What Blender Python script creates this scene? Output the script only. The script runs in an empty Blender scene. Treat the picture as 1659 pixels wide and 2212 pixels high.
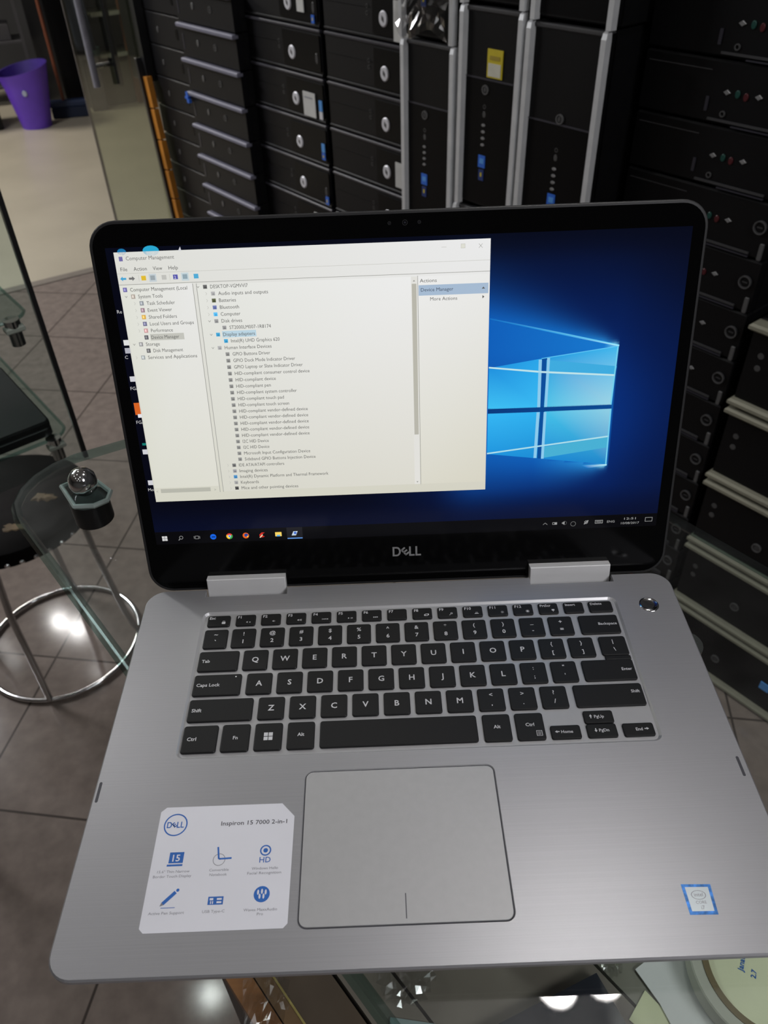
import bpy, bmesh, math, random
from mathutils import Vector, Matrix
random.seed(7)
S = bpy.context.scene
COL = S.collection
PI = math.pi
R = math.radians

# ------------------------------------------------------------------ camera
cd = bpy.data.cameras.new('camera')
cam = bpy.data.objects.new('camera', cd)
COL.objects.link(cam)
DECK = 1.16                                   # height of the laptop's deck above the floor
rx = Vector((0.99926, -0.025977, -0.028316))
dn = Vector((-0.038395, -0.645422, -0.762861))
fw = Vector((0.001541, 0.763385, -0.645942))
M = Matrix((rx, -dn, -fw)).transposed().to_4x4()
M.translation = Vector((-0.015764, -0.144527, 0.399644 + DECK))
cam.matrix_world = M
cd.sensor_fit = 'VERTICAL'
cd.sensor_height = 36.0
cd.lens = 36.0 * 1720.0 / 2212.0
cd.clip_start = 0.02
cd.dof.use_dof = True
cd.dof.focus_distance = 0.50
cd.dof.aperture_fstop = 16.0
S.camera = cam

# ------------------------------------------------------------------ world and exposure
w = bpy.data.worlds.new('world')
S.world = w
w.use_nodes = True
w.node_tree.nodes['Background'].inputs[0].default_value = (0.75, 0.8, 0.9, 1)
w.node_tree.nodes['Background'].inputs[1].default_value = 0.05
S.view_settings.view_transform = 'Standard'
S.view_settings.look = 'None'
S.view_settings.exposure = 0.0
S.view_settings.gamma = 1.0
S.view_settings.use_curve_mapping = False


def area(name, loc, target, size, power, color, shape='DISK', sy=None):
    l = bpy.data.lights.new(name, 'AREA')
    l.shape = shape
    l.size = size
    if sy:
        l.size_y = sy
    l.energy = power
    l.color = color
    o = bpy.data.objects.new(name, l)
    COL.objects.link(o)
    o.location = loc
    d = Vector(target) - Vector(loc)
    o.rotation_euler = d.to_track_quat('-Z', 'Y').to_euler()
    return o


CEIL = 2.9
area('viewer_fill_light', (1.15, -1.0, CEIL - 0.06), (0.1, 0.0, 1.1), 1.1, 45, (0.98, 0.97, 1.0), 'RECTANGLE', 1.1)  # added soft fill from behind the viewer, not a fixture of the shop
area('aisle_fill_light', (-3.0, 2.7, CEIL - 0.06), (-1.6, 2.2, 0), 1.0, 125, (0.97, 0.975, 1.0), 'RECTANGLE', 1.0)  # unseen area light added to brighten the aisle floor
area('back_fill_light', (-4.2, 5.6, CEIL - 0.06), (-2.6, 5.2, 0), 1.4, 140, (1.0, 0.95, 0.88), 'RECTANGLE', 1.4)  # extra fill added out of view for the far end of the shop

# ------------------------------------------------------------------ materials
MATS = {}


def mat(name, col, rough=0.5, metal=0.0, var=0.08, scale=40.0, bump=0.0, spec=0.5, stretch=(1, 1, 1), coat=0.0,
        aniso=0.0):
    if name in MATS:
        return MATS[name]
    m = bpy.data.materials.new(name)
    MATS[name] = m
    m.use_nodes = True
    nt = m.node_tree
    N, L = nt.nodes, nt.links
    b = N['Principled BSDF']
    tc = N.new('ShaderNodeTexCoord')
    mp = N.new('ShaderNodeMapping')
    mp.inputs['Scale'].default_value = stretch
    nz = N.new('ShaderNodeTexNoise')
    nz.inputs['Scale'].default_value = scale
    nz.inputs['Detail'].default_value = 4
    rp = N.new('ShaderNodeValToRGB')
    lo = tuple(max(0, c * (1 - var)) for c in col) + (1,)
    hi = tuple(min(1, c * (1 + var)) for c in col) + (1,)
    rp.color_ramp.elements[0].position = 0.3
    rp.color_ramp.elements[0].color = lo
    rp.color_ramp.elements[1].position = 0.7
    rp.color_ramp.elements[1].color = hi
    L.new(tc.outputs['Object'], mp.inputs['Vector'])
    L.new(mp.outputs[0], nz.inputs['Vector'])
    L.new(nz.outputs['Fac'], rp.inputs['Fac'])
    L.new(rp.outputs['Color'], b.inputs['Base Color'])
    b.inputs['Roughness'].default_value = rough
    b.inputs['Metallic'].default_value = metal
    b.inputs['Specular IOR Level'].default_value = spec
    b.inputs['Coat Weight'].default_value = coat
    b.inputs['Anisotropic'].default_value = aniso
    if bump:
        bp = N.new('ShaderNodeBump')
        bp.inputs['Strength'].default_value = bump
        bp.inputs['Distance'].default_value = 0.001
        L.new(nz.outputs['Fac'], bp.inputs['Height'])
        L.new(bp.outputs[0], b.inputs['Normal'])
    return m


def glass(name, tint, rough=0.02, smear=0.0, thin=False):
    m = bpy.data.materials.new(name)
    MATS[name] = m
    m.use_nodes = True
    nt = m.node_tree
    N, L = nt.nodes, nt.links
    N.remove(N['Principled BSDF'])
    out = N['Material Output']
    tr = N.new('ShaderNodeBsdfTransparent')
    gl = N.new('ShaderNodeBsdfGlossy')
    gl.inputs['Roughness'].default_value = rough
    fr = N.new('ShaderNodeFresnel')
    fr.inputs['IOR'].default_value = 1.45
    nz = N.new('ShaderNodeTexNoise')
    nz.inputs['Scale'].default_value = 9
    tc = N.new('ShaderNodeTexCoord')
    rp = N.new('ShaderNodeValToRGB')
    rp.color_ramp.elements[0].color = tuple(c * 0.97 for c in tint) + (1,)
    rp.color_ramp.elements[1].color = tuple(tint) + (1,)
    L.new(tc.outputs['Object'], nz.inputs['Vector'])
    L.new(nz.outputs['Fac'], rp.inputs['Fac'])
    L.new(rp.outputs['Color'], tr.inputs['Color'])
    mx = N.new('ShaderNodeMixShader')
    ge = N.new('ShaderNodeNewGeometry')
    ib = N.new('ShaderNodeMath'); ib.operation = 'SUBTRACT'; ib.inputs[0].default_value = 1.0
    L.new(ge.outputs['Backfacing'], ib.inputs[1])
    ml = N.new('ShaderNodeMath'); ml.operation = 'MULTIPLY'
    L.new(fr.outputs[0], ml.inputs[0]); L.new(ib.outputs[0], ml.inputs[1])
    L.new(ml.outputs[0], mx.inputs[0])
    L.new(tr.outputs[0], mx.inputs[1])
    L.new(gl.outputs[0], mx.inputs[2])
    last = mx
    if smear:
        g2 = N.new('ShaderNodeBsdfGlossy'); g2.inputs['Roughness'].default_value = 0.38
        n2 = N.new('ShaderNodeTexNoise'); n2.inputs['Scale'].default_value = 22; n2.inputs['Detail'].default_value = 6
        L.new(tc.outputs['Object'], n2.inputs['Vector'])
        mr = N.new('ShaderNodeMapRange')
        mr.inputs[1].default_value = 0.35; mr.inputs[2].default_value = 0.75
        mr.inputs[3].default_value = smear * 0.4; mr.inputs[4].default_value = smear * 1.6
        L.new(n2.outputs['Fac'], mr.inputs[0])
        m3 = N.new('ShaderNodeMath'); m3.operation = 'MULTIPLY'
        L.new(mr.outputs[0], m3.inputs[0]); m3.inputs[1].default_value = 1.0
        if thin:
            g2.inputs['Roughness'].default_value = 0.16
        else:
            L.new(ib.outputs[0], m3.inputs[1])
        last = N.new('ShaderNodeMixShader')
        L.new(m3.outputs[0], last.inputs[0]); L.new(mx.outputs[0], last.inputs[1]); L.new(g2.outputs[0], last.inputs[2])
    L.new(last.outputs[0], out.inputs['Surface'])
    return m


def emit(name, col, strength):
    m = bpy.data.materials.new(name)
    MATS[name] = m
    m.use_nodes = True
    b = m.node_tree.nodes['Principled BSDF']
    b.inputs['Base Color'].default_value = (0.8, 0.8, 0.8, 1)
    b.inputs['Emission Color'].default_value = tuple(col) + (1,)
    b.inputs['Emission Strength'].default_value = strength
    return m


BRUSH = mat('brushed_aluminium', (0.43, 0.43, 0.45), 0.38, 0.68, 0.03, 160, 0.02, stretch=(0.04, 8, 1))
WELL = mat('keyboard_plate_aluminium', (0.44, 0.44, 0.45), 0.45, 0.5, 0.02, 120)
PADM = mat('touchpad_surface', (0.47, 0.47, 0.475), 0.45, 0.55, 0.02, 200)
DARKGAP = mat('dark_gap', (0.06, 0.06, 0.07), 0.6)
KEYM = mat('key_plastic', (0.008, 0.008, 0.0085), 0.5, 0, 0.05, 300, spec=0.3)
KEYTXT = mat('key_lettering', (0.62, 0.62, 0.64), 0.5)
SCRGLASS = mat('black_display_glass', (0.002, 0.002, 0.0022), 0.12, 0, 0.02, 20, spec=0.22)
LIDEDGE = mat('lid_edge_rubber', (0.022, 0.022, 0.023), 0.45)
LIDBACK = mat('lid_aluminium', (0.22, 0.22, 0.23), 0.4, 0.6)
HINGE = mat('hinge_aluminium', (0.74, 0.74, 0.74), 0.5, 0.2, 0.03)
LOGO = mat('grey_logo_print', (0.28, 0.28, 0.28), 0.4)
CHROME = mat('chrome', (0.75, 0.75, 0.76), 0.12, 1.0, 0.02)
CHROMED = mat('worn_chrome', (0.45, 0.45, 0.45), 0.25, 1.0, 0.08)
STK = mat('label_paper', (0.74, 0.74, 0.79), 0.4, 0, 0.02, 20)
BLUE = mat('label_blue_ink', (0.02, 0.13, 0.47), 0.5)
GREYINK = mat('label_grey_ink', (0.22, 0.22, 0.25), 0.5)
DARKINK = mat('label_dark_ink', (0.06, 0.06, 0.07), 0.5)
SILVERP = mat('processor_label_silver', (0.62, 0.68, 0.70), 0.35, 0.3)
PROCBLUE = mat('processor_label_blue', (0.05, 0.22, 0.62), 0.3, 0.3, 0.5, 300)
CASE = mat('black_painted_steel', (0.004, 0.004, 0.0045), 0.42, 0, 0.15, 60, 0.05, spec=0.25)
BEZ = mat('black_front_plastic', (0.0035, 0.0035, 0.004), 0.4, 0, 0.1, 80, spec=0.22)
BEZ2 = mat('charcoal_front_plastic', (0.0035, 0.0035, 0.0045), 0.45, 0, 0.1, 80, spec=0.22)
GLOSSB = mat('glossy_black_panel', (0.002, 0.002, 0.0024), 0.35, spec=0.15)
BARM = mat('silver_trim', (0.15, 0.15, 0.195), 0.5, 0.1, 0.04, spec=0.3)
RAILM = mat('silver_rail', (0.56, 0.57, 0.58), 0.4, 0.3, 0.06)
RAILW = mat('warm_silver_rail', (0.24, 0.235, 0.18), 0.35, 0.2, 0.06)
SEAM = mat('seam_grey', (0.04, 0.04, 0.042), 0.4)
RIDGE = mat('ridge_plastic', (0.030, 0.029, 0.038), 0.35)
DISC = mat('silver_badge', (0.62, 0.62, 0.66), 0.4, 0.2)
DISCD = mat('dull_badge', (0.10, 0.10, 0.10), 0.4, 0.3)
DOT = mat('faint_port', (0.055, 0.055, 0.055), 0.4)
PORT = mat('port_metal', (0.22, 0.22, 0.22), 0.4, 0.3)
PAPER = mat('white_sticker_paper', (0.48, 0.48, 0.46), 0.6)
BLUEST = mat('blue_sticker', (0.02, 0.12, 0.55), 0.4)
CYST = mat('light_blue_sticker', (0.08, 0.28, 0.65), 0.4)
YEL = mat('yellow_sticker', (0.50, 0.40, 0.01), 0.5)
REDJ = mat('red_jack', (0.06, 0.005, 0.008), 0.4)
GRNJ = mat('green_jack', (0.004, 0.045, 0.035), 0.4)
BLUJ = mat('blue_jack', (0.004, 0.02, 0.06), 0.4)
WHITEINK = mat('white_ink', (0.5, 0.5, 0.5), 0.5)
BLKPLAST = mat('black_plastic', (0.008, 0.008, 0.009), 0.4, 0, 0.1, 60)
GTOP = glass('table_glass', (0.935, 0.962, 0.952), smear=0.035)
GEDGE = glass('glass_edge', (0.66, 0.78, 0.76), 0.15)
GSHELF = glass('shelf_glass', (0.84, 0.92, 0.90))
GPANE = glass('pane_glass', (0.86, 0.91, 0.90), smear=0.03)
GDOOR = glass('door_glass', (0.74, 0.77, 0.69), 0.03)
GCLEAR = glass('clear_acrylic', (0.86, 0.92, 0.91), 0.08)
WOODO = mat('orange_brown_wood', (0.24, 0.105, 0.035), 0.45, 0, 0.2, 14, stretch=(1, 8, 1))
WOODB = mat('brown_wood', (0.17, 0.10, 0.048), 0.45, 0, 0.2, 14)
WOODD = mat('dark_brown_wood', (0.095, 0.068, 0.048), 0.4, 0, 0.25, 10)
WOODG = mat('grey_brown_board', (0.17, 0.145, 0.12), 0.4, 0, 0.2, 10)
BRASS = mat('brass_trim', (0.55, 0.45, 0.16), 0.3, 0.5)
JAMB = mat('orange_board', (0.42, 0.16, 0.014), 0.5, 0, 0.2, 12)
PURPLE = mat('purple_plastic', (0.13, 0.05, 0.52), 0.45, 0, 0.08, 8)
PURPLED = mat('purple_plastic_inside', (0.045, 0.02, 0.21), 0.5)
BLUEP = mat('blue_brush_plastic', (0.008, 0.02, 0.06), 0.5)
ORANGEP = mat('orange_handle', (0.14, 0.035, 0.012), 0.5)
CREAM = mat('cream_tape_core', (0.75, 0.76, 0.52), 0.6, 0, 0.08, 12)
WHITEP = mat('off_white_paper', (0.66, 0.66, 0.65), 0.6, 0, 0.05, 8)
YELP = mat('pale_yellow_paper', (0.62, 0.64, 0.40), 0.6)
TAPEB = mat('brown_tape_ring', (0.16, 0.12, 0.055), 0.5)
TAPEG = mat('grey_tape_side', (0.45, 0.45, 0.38), 0.5)
TEAL = mat('pale_teal_card', (0.24, 0.31, 0.31), 0.5)
SLATE = mat('slate_tablet_lid', (0.020, 0.023, 0.032), 0.25)
LEATHER = mat('black_leather', (0.006, 0.005, 0.005), 0.6, 0, 0.3, 25, 0.3, spec=0.04)
TORN = mat('torn_tan_padding', (0.13, 0.085, 0.04), 0.8, 0, 0.4, 60, 0.5)
STUD = mat('silver_stud', (0.8, 0.8, 0.8), 0.15, 1.0)
GREYC = mat('grey_cabinet_paint', (0.055, 0.052, 0.055), 0.5, 0, 0.1, 6)
OLIVEC = mat('olive_cabinet_paint', (0.07, 0.07, 0.045), 0.5)
BROWNC = mat('brown_post_wood', (0.13, 0.055, 0.025), 0.5, 0, 0.2, 8)
WHITEE = mat('white_edge', (0.40, 0.40, 0.35), 0.5)
DENIM = mat('dark_blue_cloth', (0.012, 0.018, 0.04), 0.9)
TEALC = mat('dull_teal_plastic', (0.05, 0.09, 0.09), 0.5)
WALLM = mat('wall_dark_paint', (0.03, 0.03, 0.032), 0.8, 0, 0.1, 3)
WALLL = mat('wall_grey_paint', (0.12, 0.12, 0.115), 0.8, 0, 0.1, 3)
CEILM = mat('ceiling_paint', (0.45, 0.45, 0.45), 0.9, 0, 0.05, 3)
LAMPW = emit('lamp_lens', (1, 0.98, 0.96), 14)


# ------------------------------------------------------------------ mesh helpers
class MB:
    """Collects shapes for one mesh object."""

    def __init__(self):
        self.bm = bmesh.new()
        self.mats = []

    def mi(self, m):
        if m not in self.mats:
            self.mats.append(m)
        return self.mats.index(m)

    def quadv(self, pts, m):
        vs = [self.bm.verts.new(p) for p in pts]
        f = self.bm.faces.new(vs)
        f.material_index = self.mi(m)
        return f

    def loft(self, loops, m, cap0=True, cap1=True, mcap=None):
        i = self.mi(m)
        rings = [[self.bm.verts.new(p) for p in lp] for lp in loops]
        n = len(rings[0])
        for a, b in zip(rings, rings[1:]):
            for k in range(n):
                f = self.bm.faces.new((a[k], a[(k + 1) % n], b[(k + 1) % n], b[k]))
                f.material_index = i
        ic = self.mi(mcap) if mcap else i
        if cap0:
            self.bm.faces.new(list(reversed(rings[0]))).material_index = i
        if cap1:
            self.bm.faces.new(rings[-1]).material_index = ic
        return rings

    def box(self, x0, x1, y0, y1, z0, z1, m, bev=0.0):
        if bev > 0:
            b = bev
            L = lambda ix, z: [(x0 + ix, y0 + ix, z), (x1 - ix, y0 + ix, z), (x1 - ix, y1 - ix, z), (x0 + ix, y1 - ix, z)]
            self.loft([L(b, z0), L(0, z0 + b), L(0, z1 - b), L(b, z1)], m)
        else:
            L = lambda z: [(x0, y0, z), (x1, y0, z), (x1, y1, z), (x0, y1, z)]
            self.loft([L(z0), L(z1)], m)

    def prism(self, pts, z0, z1, m, inset=0.0):
        self.loft([[(x, y, z0) for x, y in pts], [(x, y, z1) for x, y in pts]], m)

    def rr(self, x0, x1, y0, y1, r, z0, z1, m, bev=0.0, seg=5):
        if bev:
            self.loft([[(x, y, z0) for x, y in rrect(x0, x1, y0, y1, r, seg)],
                       [(x, y, z1 - bev) for x, y in rrect(x0, x1, y0, y1, r, seg)],
                       [(x, y, z1) for x, y in rrect(x0 + bev, x1 - bev, y0 + bev, y1 - bev, max(r - bev, 1e-5), seg)]], m)
        else:
            self.prism(rrect(x0, x1, y0, y1, r, seg), z0, z1, m)

    def lathe(self, prof, m, seg=32, c=(0, 0, 0), sx=1, sy=1, cap=True):
        loops = [[(c[0] + r * sx * math.cos(2 * PI * k / seg), c[1] + r * sy * math.sin(2 * PI * k / seg), c[2] + z)
                  for k in range(seg)] for r, z in prof]
        self.loft(loops, m, cap, cap)

    def tube(self, pts, r, m, seg=10, closed=False):
        pts = [Vector(p) for p in pts]
        n = len(pts)
        loops = []
        up = None
        for i, p in enumerate(pts):
            if closed:
                d = pts[(i + 1) % n] - pts[i - 1]
            else:
                d = pts[min(i + 1, n - 1)] - pts[max(i - 1, 0)]
            d.normalize()
            if up is None:
                up = Vector((0, 0, 1)) if abs(d.z) < 0.9 else Vector((1, 0, 0))
            a = d.cross(up).normalized()
            b = a.cross(d).normalized()
            up = b
            rad = r[i] if isinstance(r, (list, tuple)) else r
            loops.append([p + rad * (math.cos(2 * PI * k / seg) * a + math.sin(2 * PI * k / seg) * b) for k in range(seg)])
        if closed:
            loops.append(loops[0])
            self.loft(loops, m, False, False)
        else:
            self.loft(loops, m)

    def cyl(self, a, b, r, m, seg=16):
        self.tube([a, b], r, m, seg)

    def disc_front(self, x, z, rx_, rz, y0, y1, m, seg=24):
        """A disc whose axis is the y axis (for front panels); y1 is nearer the viewer."""
        L = lambda y, k_: [(x + rx_ * k_ * math.cos(2 * PI * k / seg), y, z + rz * k_ * math.sin(2 * PI * k / seg)) for k in range(seg)]
        d = (y1 - y0) * 0.3
        self.loft([L(y0, 1), L(y1 - d, 1), L(y1, 0.85)], m)

    def ring_front(self, x, z, ro, ri, y0, y1, m, seg=24):
        def L(r, y):
            return [(x + r * math.cos(2 * PI * k / seg), y, z + r * math.sin(2 * PI * k / seg)) for k in range(seg)]
        self.loft([L(ro, y0), L(ro, y1), L(ri, y1), L(ri, y0)], m, False, False)

    def text(self, s, x, y, z, size, m, width=None, align='LEFT', shear=0.0, bold=0.0, rot=0.0, xs=1.0, put=None):
        """Flat lettering in the xy plane; put(x, y, z) may remap the points."""
        cu = bpy.data.curves.new('lettering', 'FONT')
        cu.body = s
        cu.size = size
        cu.resolution_u = 2
        cu.align_x = 'LEFT'
        cu.shear = shear
        cu.offset = bold
        ob = bpy.data.objects.new('lettering', cu)
        me = bpy.data.meshes.new_from_object(ob)
        vs = [Vector(v.co) for v in me.vertices]
        if vs:
            x0 = min(v.x for v in vs)
            x1 = max(v.x for v in vs)
            k = (width / (x1 - x0)) if width and x1 > x0 else xs
            wd = (x1 - x0) * k
            off = {'LEFT': 0, 'CENTER': -wd / 2, 'RIGHT': -wd}[align]
            c, sn = math.cos(rot), math.sin(rot)
            new = []
            for v in vs:
                a, b = (v.x - x0) * k + off, v.y
                px, py = x + a * c - b * sn, y + a * sn + b * c
                new.append(self.bm.verts.new(put(px, py, z) if put else (px, py, z)))
            i = self.mi(m)
            for p in me.polygons:
                try:
                    f = self.bm.faces.new([new[q] for q in p.vertices])
                    f.material_index = i
                except ValueError:
                    pass
        bpy.data.objects.remove(ob)
        bpy.data.curves.remove(cu)
        bpy.data.meshes.remove(me)

    def build(self, name, parent=None, smooth=False, scale=1.0, recalc=True):
        if recalc:
            bmesh.ops.recalc_face_normals(self.bm, faces=self.bm.faces)
        if scale != 1.0:
            bmesh.ops.scale(self.bm, vec=(scale,) * 3, verts=self.bm.verts)
        me = bpy.data.meshes.new(name)
        self.bm.to_mesh(me)
        self.bm.free()
        for m in self.mats:
            me.materials.append(m)
        o = bpy.data.objects.new(name, me)
        COL.objects.link(o)
        if parent:
            o.parent = parent
        if smooth:
            me.polygons.foreach_set('use_smooth', [True] * len(me.polygons))
            try:
                me.set_sharp_from_angle(angle=R(40))
            except Exception:
                pass
        return o


def rrect(x0, x1, y0, y1, r, seg=5):
    out = []
    for cx, cy, a in ((x1 - r, y0 + r, -90), (x1 - r, y1 - r, 0), (x0 + r, y1 - r, 90), (x0 + r, y0 + r, 180)):
        for k in range(seg + 1):
            t = R(a + 90 * k / seg)
            out.append((cx + r * math.cos(t), cy + r * math.sin(t)))
    return out


def tag(o, label=None, cat=None, group=None, kind=None):
    if label:
        o['label'] = label
    if cat:
        o['category'] = cat
    if group:
        o['group'] = group
    if kind:
        o['kind'] = kind
    return o


def thing(name, label, cat, loc=(0, 0, 0), rotz=0.0, group=None):
    o = bpy.data.objects.new(name, None)
    o.empty_display_size = 0.05
    COL.objects.link(o)
    o.location = loc
    o.rotation_euler = (0, 0, rotz)
    return tag(o, label, cat, group)


def dup(root, loc, label=None, group=None, skip=(), rotz=None):
    r = root.copy()
    COL.objects.link(r)
    r.location = loc
    if rotz is not None:
        r.rotation_euler = (0, 0, rotz)
    if label:
        r['label'] = label
    if group:
        r['group'] = group
    for ch in list(root.children):
        if ch.name.split('.')[0] in skip:
            continue
        c = ch.copy()
        COL.objects.link(c)
        c.parent = r
        for g in list(ch.children):
            d = g.copy()
            COL.objects.link(d)
            d.parent = c
    return r


# ------------------------------------------------------------------ frame of the wall of computers
TX, TY = 0.6157, -0.7880           # along the wall, towards the viewer's right
NX, NY = 0.7880, 0.6157            # into the wall
CX, CY, CZ = -0.015764, -0.144527, 1.559644
WROT = math.atan2(TY, TX)


def W(s, z, d=1.33):
    return (CX + s * TX + d * NX, CY + s * TY + d * NY, z)


# ------------------------------------------------------------------ room
def tile_mat():
    m = mat('floor_tiles', (0.195, 0.160, 0.140), 0.10, 0, 0.14, 30, spec=0.4)
    nt = m.node_tree
    N, L = nt.nodes, nt.links
    b = N['Principled BSDF']
    tc = N.new('ShaderNodeTexCoord')
    mp = N.new('ShaderNodeMapping')
    mp.inputs['Rotation'].default_value = (0, 0, R(9.0))
    L.new(tc.outputs['Object'], mp.inputs['Vector'])
    sx = N.new('ShaderNodeSeparateXYZ')
    L.new(mp.outputs[0], sx.inputs[0])

    def line(sock, off):
        a = N.new('ShaderNodeMath'); a.operation = 'ADD'; a.inputs[1].default_value = off
        L.new(sock, a.inputs[0])
        d = N.new('ShaderNodeMath'); d.operation = 'DIVIDE'; d.inputs[1].default_value = 0.41
        L.new(a.outputs[0], d.inputs[0])
        f = N.new('ShaderNodeMath'); f.operation = 'FRACT'
        L.new(d.outputs[0], f.inputs[0])
        s = N.new('ShaderNodeMath'); s.operation = 'SUBTRACT'; s.inputs[1].default_value = 0.5
        L.new(f.outputs[0], s.inputs[0])
        ab = N.new('ShaderNodeMath'); ab.operation = 'ABSOLUTE'
        L.new(s.outputs[0], ab.inputs[0])
        g = N.new('ShaderNodeMath'); g.operation = 'GREATER_THAN'; g.inputs[1].default_value = 0.4935
        L.new(ab.outputs[0], g.inputs[0])
        return g.outputs[0]
    # across = x cos9 - y sin9 ; along = x sin9 + y cos9
    l1 = line(sx.outputs[0], 10.0 * 0.41 - (-0.62) % 0.41)
    l2 = line(sx.outputs[1], 10.0 * 0.41 - 0.21)
    mxn = N.new('ShaderNodeMath'); mxn.operation = 'MAXIMUM'
    L.new(l1, mxn.inputs[0]); L.new(l2, mxn.inputs[1])
    old = b.inputs['Base Color'].links[0].from_socket
    mix = N.new('ShaderNodeMix'); mix.data_type = 'RGBA'
    L.new(mxn.outputs[0], mix.inputs[0])
    L.new(old, mix.inputs[6])
    mix.inputs[7].default_value = (0.055, 0.045, 0.039, 1)
    L.new(mix.outputs[2], b.inputs['Base Color'])
    return m


def beige_mat():
    return mat('beige_floor', (0.43, 0.385, 0.30), 0.3, 0, 0.06, 3)


g = MB(); g.box(-6, 4, -3, 9, -0.1, 0, tile_mat()); tag(g.build('floor'), kind='structure')
g = MB()
d59 = Vector((math.sin(R(59)), math.cos(R(59)), 0))
p0 = Vector((-1.53, 3.538, 0))
a, b_ = p0 - d59 * 4.2, p0 + d59 * 4.0
up = Vector((-d59.y, d59.x, 0)) * 6.0
g.prism([(a.x, a.y), (b_.x, b_.y), (b_.x + up.x, b_.y + up.y), (a.x + up.x, a.y + up.y)], -0.02, 0.003, beige_mat())
tag(g.build('trim_1'), kind='structure')
g = MB()
n59 = Vector((-d59.y, d59.x, 0))
q0, q1 = a - n59 * 0.055, b_ - n59 * 0.055
g.prism([(q0.x, q0.y), (q1.x, q1.y), (b_.x, b_.y), (a.x, a.y)], -0.02, 0.004, mat('threshold_stone', (0.19, 0.165, 0.14), 0.4))
tag(g.build('trim_2'), kind='structure')
g = MB(); g.box(-6, 4, -3, 9, CEIL, CEIL + 0.1, CEILM); tag(g.build('ceiling'), kind='structure')
g = MB(); g.box(-6.1, 4, 8.0, 8.1, 0, CEIL, WALLM); tag(g.build('wall_back'), kind='structure')
g = MB(); g.box(-6.1, -6, -3, 8.1, 0, CEIL, WALLL); tag(g.build('wall_left'), kind='structure')
g = MB(); g.box(-6.1, 4.1, -3.1, -3, 0, CEIL, WALLL); tag(g.build('wall_front'), kind='structure')
g = MB()
a = Vector(W(-2.98, 0, 1.33 + 0.42)); b_ = Vector(W(4.4, 0, 1.33 + 0.42))
g.prism([(a.x, a.y), (b_.x, b_.y), (b_.x + NX * .1, b_.y + NY * .1), (a.x + NX * .1, a.y + NY * .1)], 0, CEIL, WALLM)
tag(g.build('wall_right'), kind='structure')

# downlights of the shop (above the frame; the table, the floor and the keys mirror them)
dl = thing('downlight', 'round recessed ceiling downlight with chrome ring above the stool', 'ceiling light', (-0.98, 1.38, CEIL),
           group='ceiling downlights')
g = MB(); g.lathe([(0.062, -0.001), (0.06, -0.008), (0.05, -0.008), (0.048, -0.002)], CHROME, 32, cap=False); g.build('ring', dl, True)
g = MB(); g.lathe([(0.048, -0.001), (0.047, -0.005), (0.02, -0.007)], LAMPW, 32); g.build('lens', dl)
for x, y, lb in ((0.369, 0.586, 'above the laptop, nearer the wall of computers'), (0.485, 0.60, 'above the laptop, second of the pair'),
                 (-2.49, 3.98, 'over the aisle, left of its pair'), (-2.33, 3.90, 'over the aisle, right of its pair'),
                 (-2.08, 3.5, 'over the aisle, nearest the glass table'), (-0.6, -0.9, 'behind the viewer')):
    dup(dl, (x, y, CEIL), 'round recessed ceiling downlight ' + lb)
for x, y in ((-1.5, -0.6), (-1.9, 0.3), (-1.2, -1.6), (-0.2, -1.9), (0.3, 1.6), (-2.2, 1.2), (-1.0, 0.4), (-2.84, 3.77), (-2.72, 3.62), (-0.2, -0.4)):
    dup(dl, (x, y, CEIL), 'small round downlight in the shop ceiling outside the picture')
for i, (x, y) in enumerate(((-0.98, 1.38), (0.369, 0.586), (0.485, 0.60), (-2.49, 3.98), (-2.33, 3.90))):
    area('downlight_glow', (x, y, CEIL - 0.01), (x, y, 0), 0.09, (1.6, 2.1, 1.6, 3, 3)[i], (1, 0.97, 0.94))

# ------------------------------------------------------------------ slim desktop units (stacks)
def make_bar_unit(name, label, with_bar=True, wd=0.330, h=0.0935):
    t = thing(name, label, 'desktop computer', (0, 0, 0), WROT)
    g = MB(); g.box(0, wd, 0.02, 0.38, 0.0, h, CASE, 0.003); g.build('case', t)
    g = MB(); g.box(0.001, wd - 0.001, 0.0, 0.02, 0.001, h - 0.001, BEZ2, 0.002)
    if with_bar:
        g.box(0.012, 0.018, -0.001, 0.001, 0.02, 0.062, RIDGE)
    if not with_bar:
        for k in range(3):
            g.box(wd - 0.075, wd - 0.055, -0.001, 0.001, 0.03 + 0.011 * k, 0.036 + 0.011 * k, GLOSSB)
        g.box(wd - 0.115, wd - 0.10, -0.001, 0.001, 0.030, 0.060, GLOSSB)
        g.box(wd - 0.118, wd - 0.105, -0.0008, 0.001, 0.038, 0.058, GLOSSB)
    g.build('front_panel', t)
    g = MB(); g.disc_front(0.104, 0.046, 0.0065, 0.009, 0, -0.002, DISCD if with_bar else DOT); g.build('power_button', t)
    if with_bar:
        g = MB(); g.ring_front(0.205, 0.046, 0.009, 0.0065, 0, -0.0015, DOT); g.disc_front(0.205, 0.046, 0.003, 0.003, 0, -0.001, DOT)
        g.build('port_ring', t)
        g = MB(); g.box(0.0, wd, -0.012, 0.008, h - 0.0135, h - 0.001, BARM, 0.003); g.build('trim_bar', t)
    return t


ORD = ['topmost in view', 'second from the top', 'third from the top', 'fourth from the top', 'fifth from the top',
       'sixth from the top', 'seventh from the top', 'eighth from the top', 'ninth from the top', 'tenth from the top',
       'eleventh from the top', 'twelfth from the top', 'thirteenth from the top', 'fourteenth from the top', 'fifteenth from the top']
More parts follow.
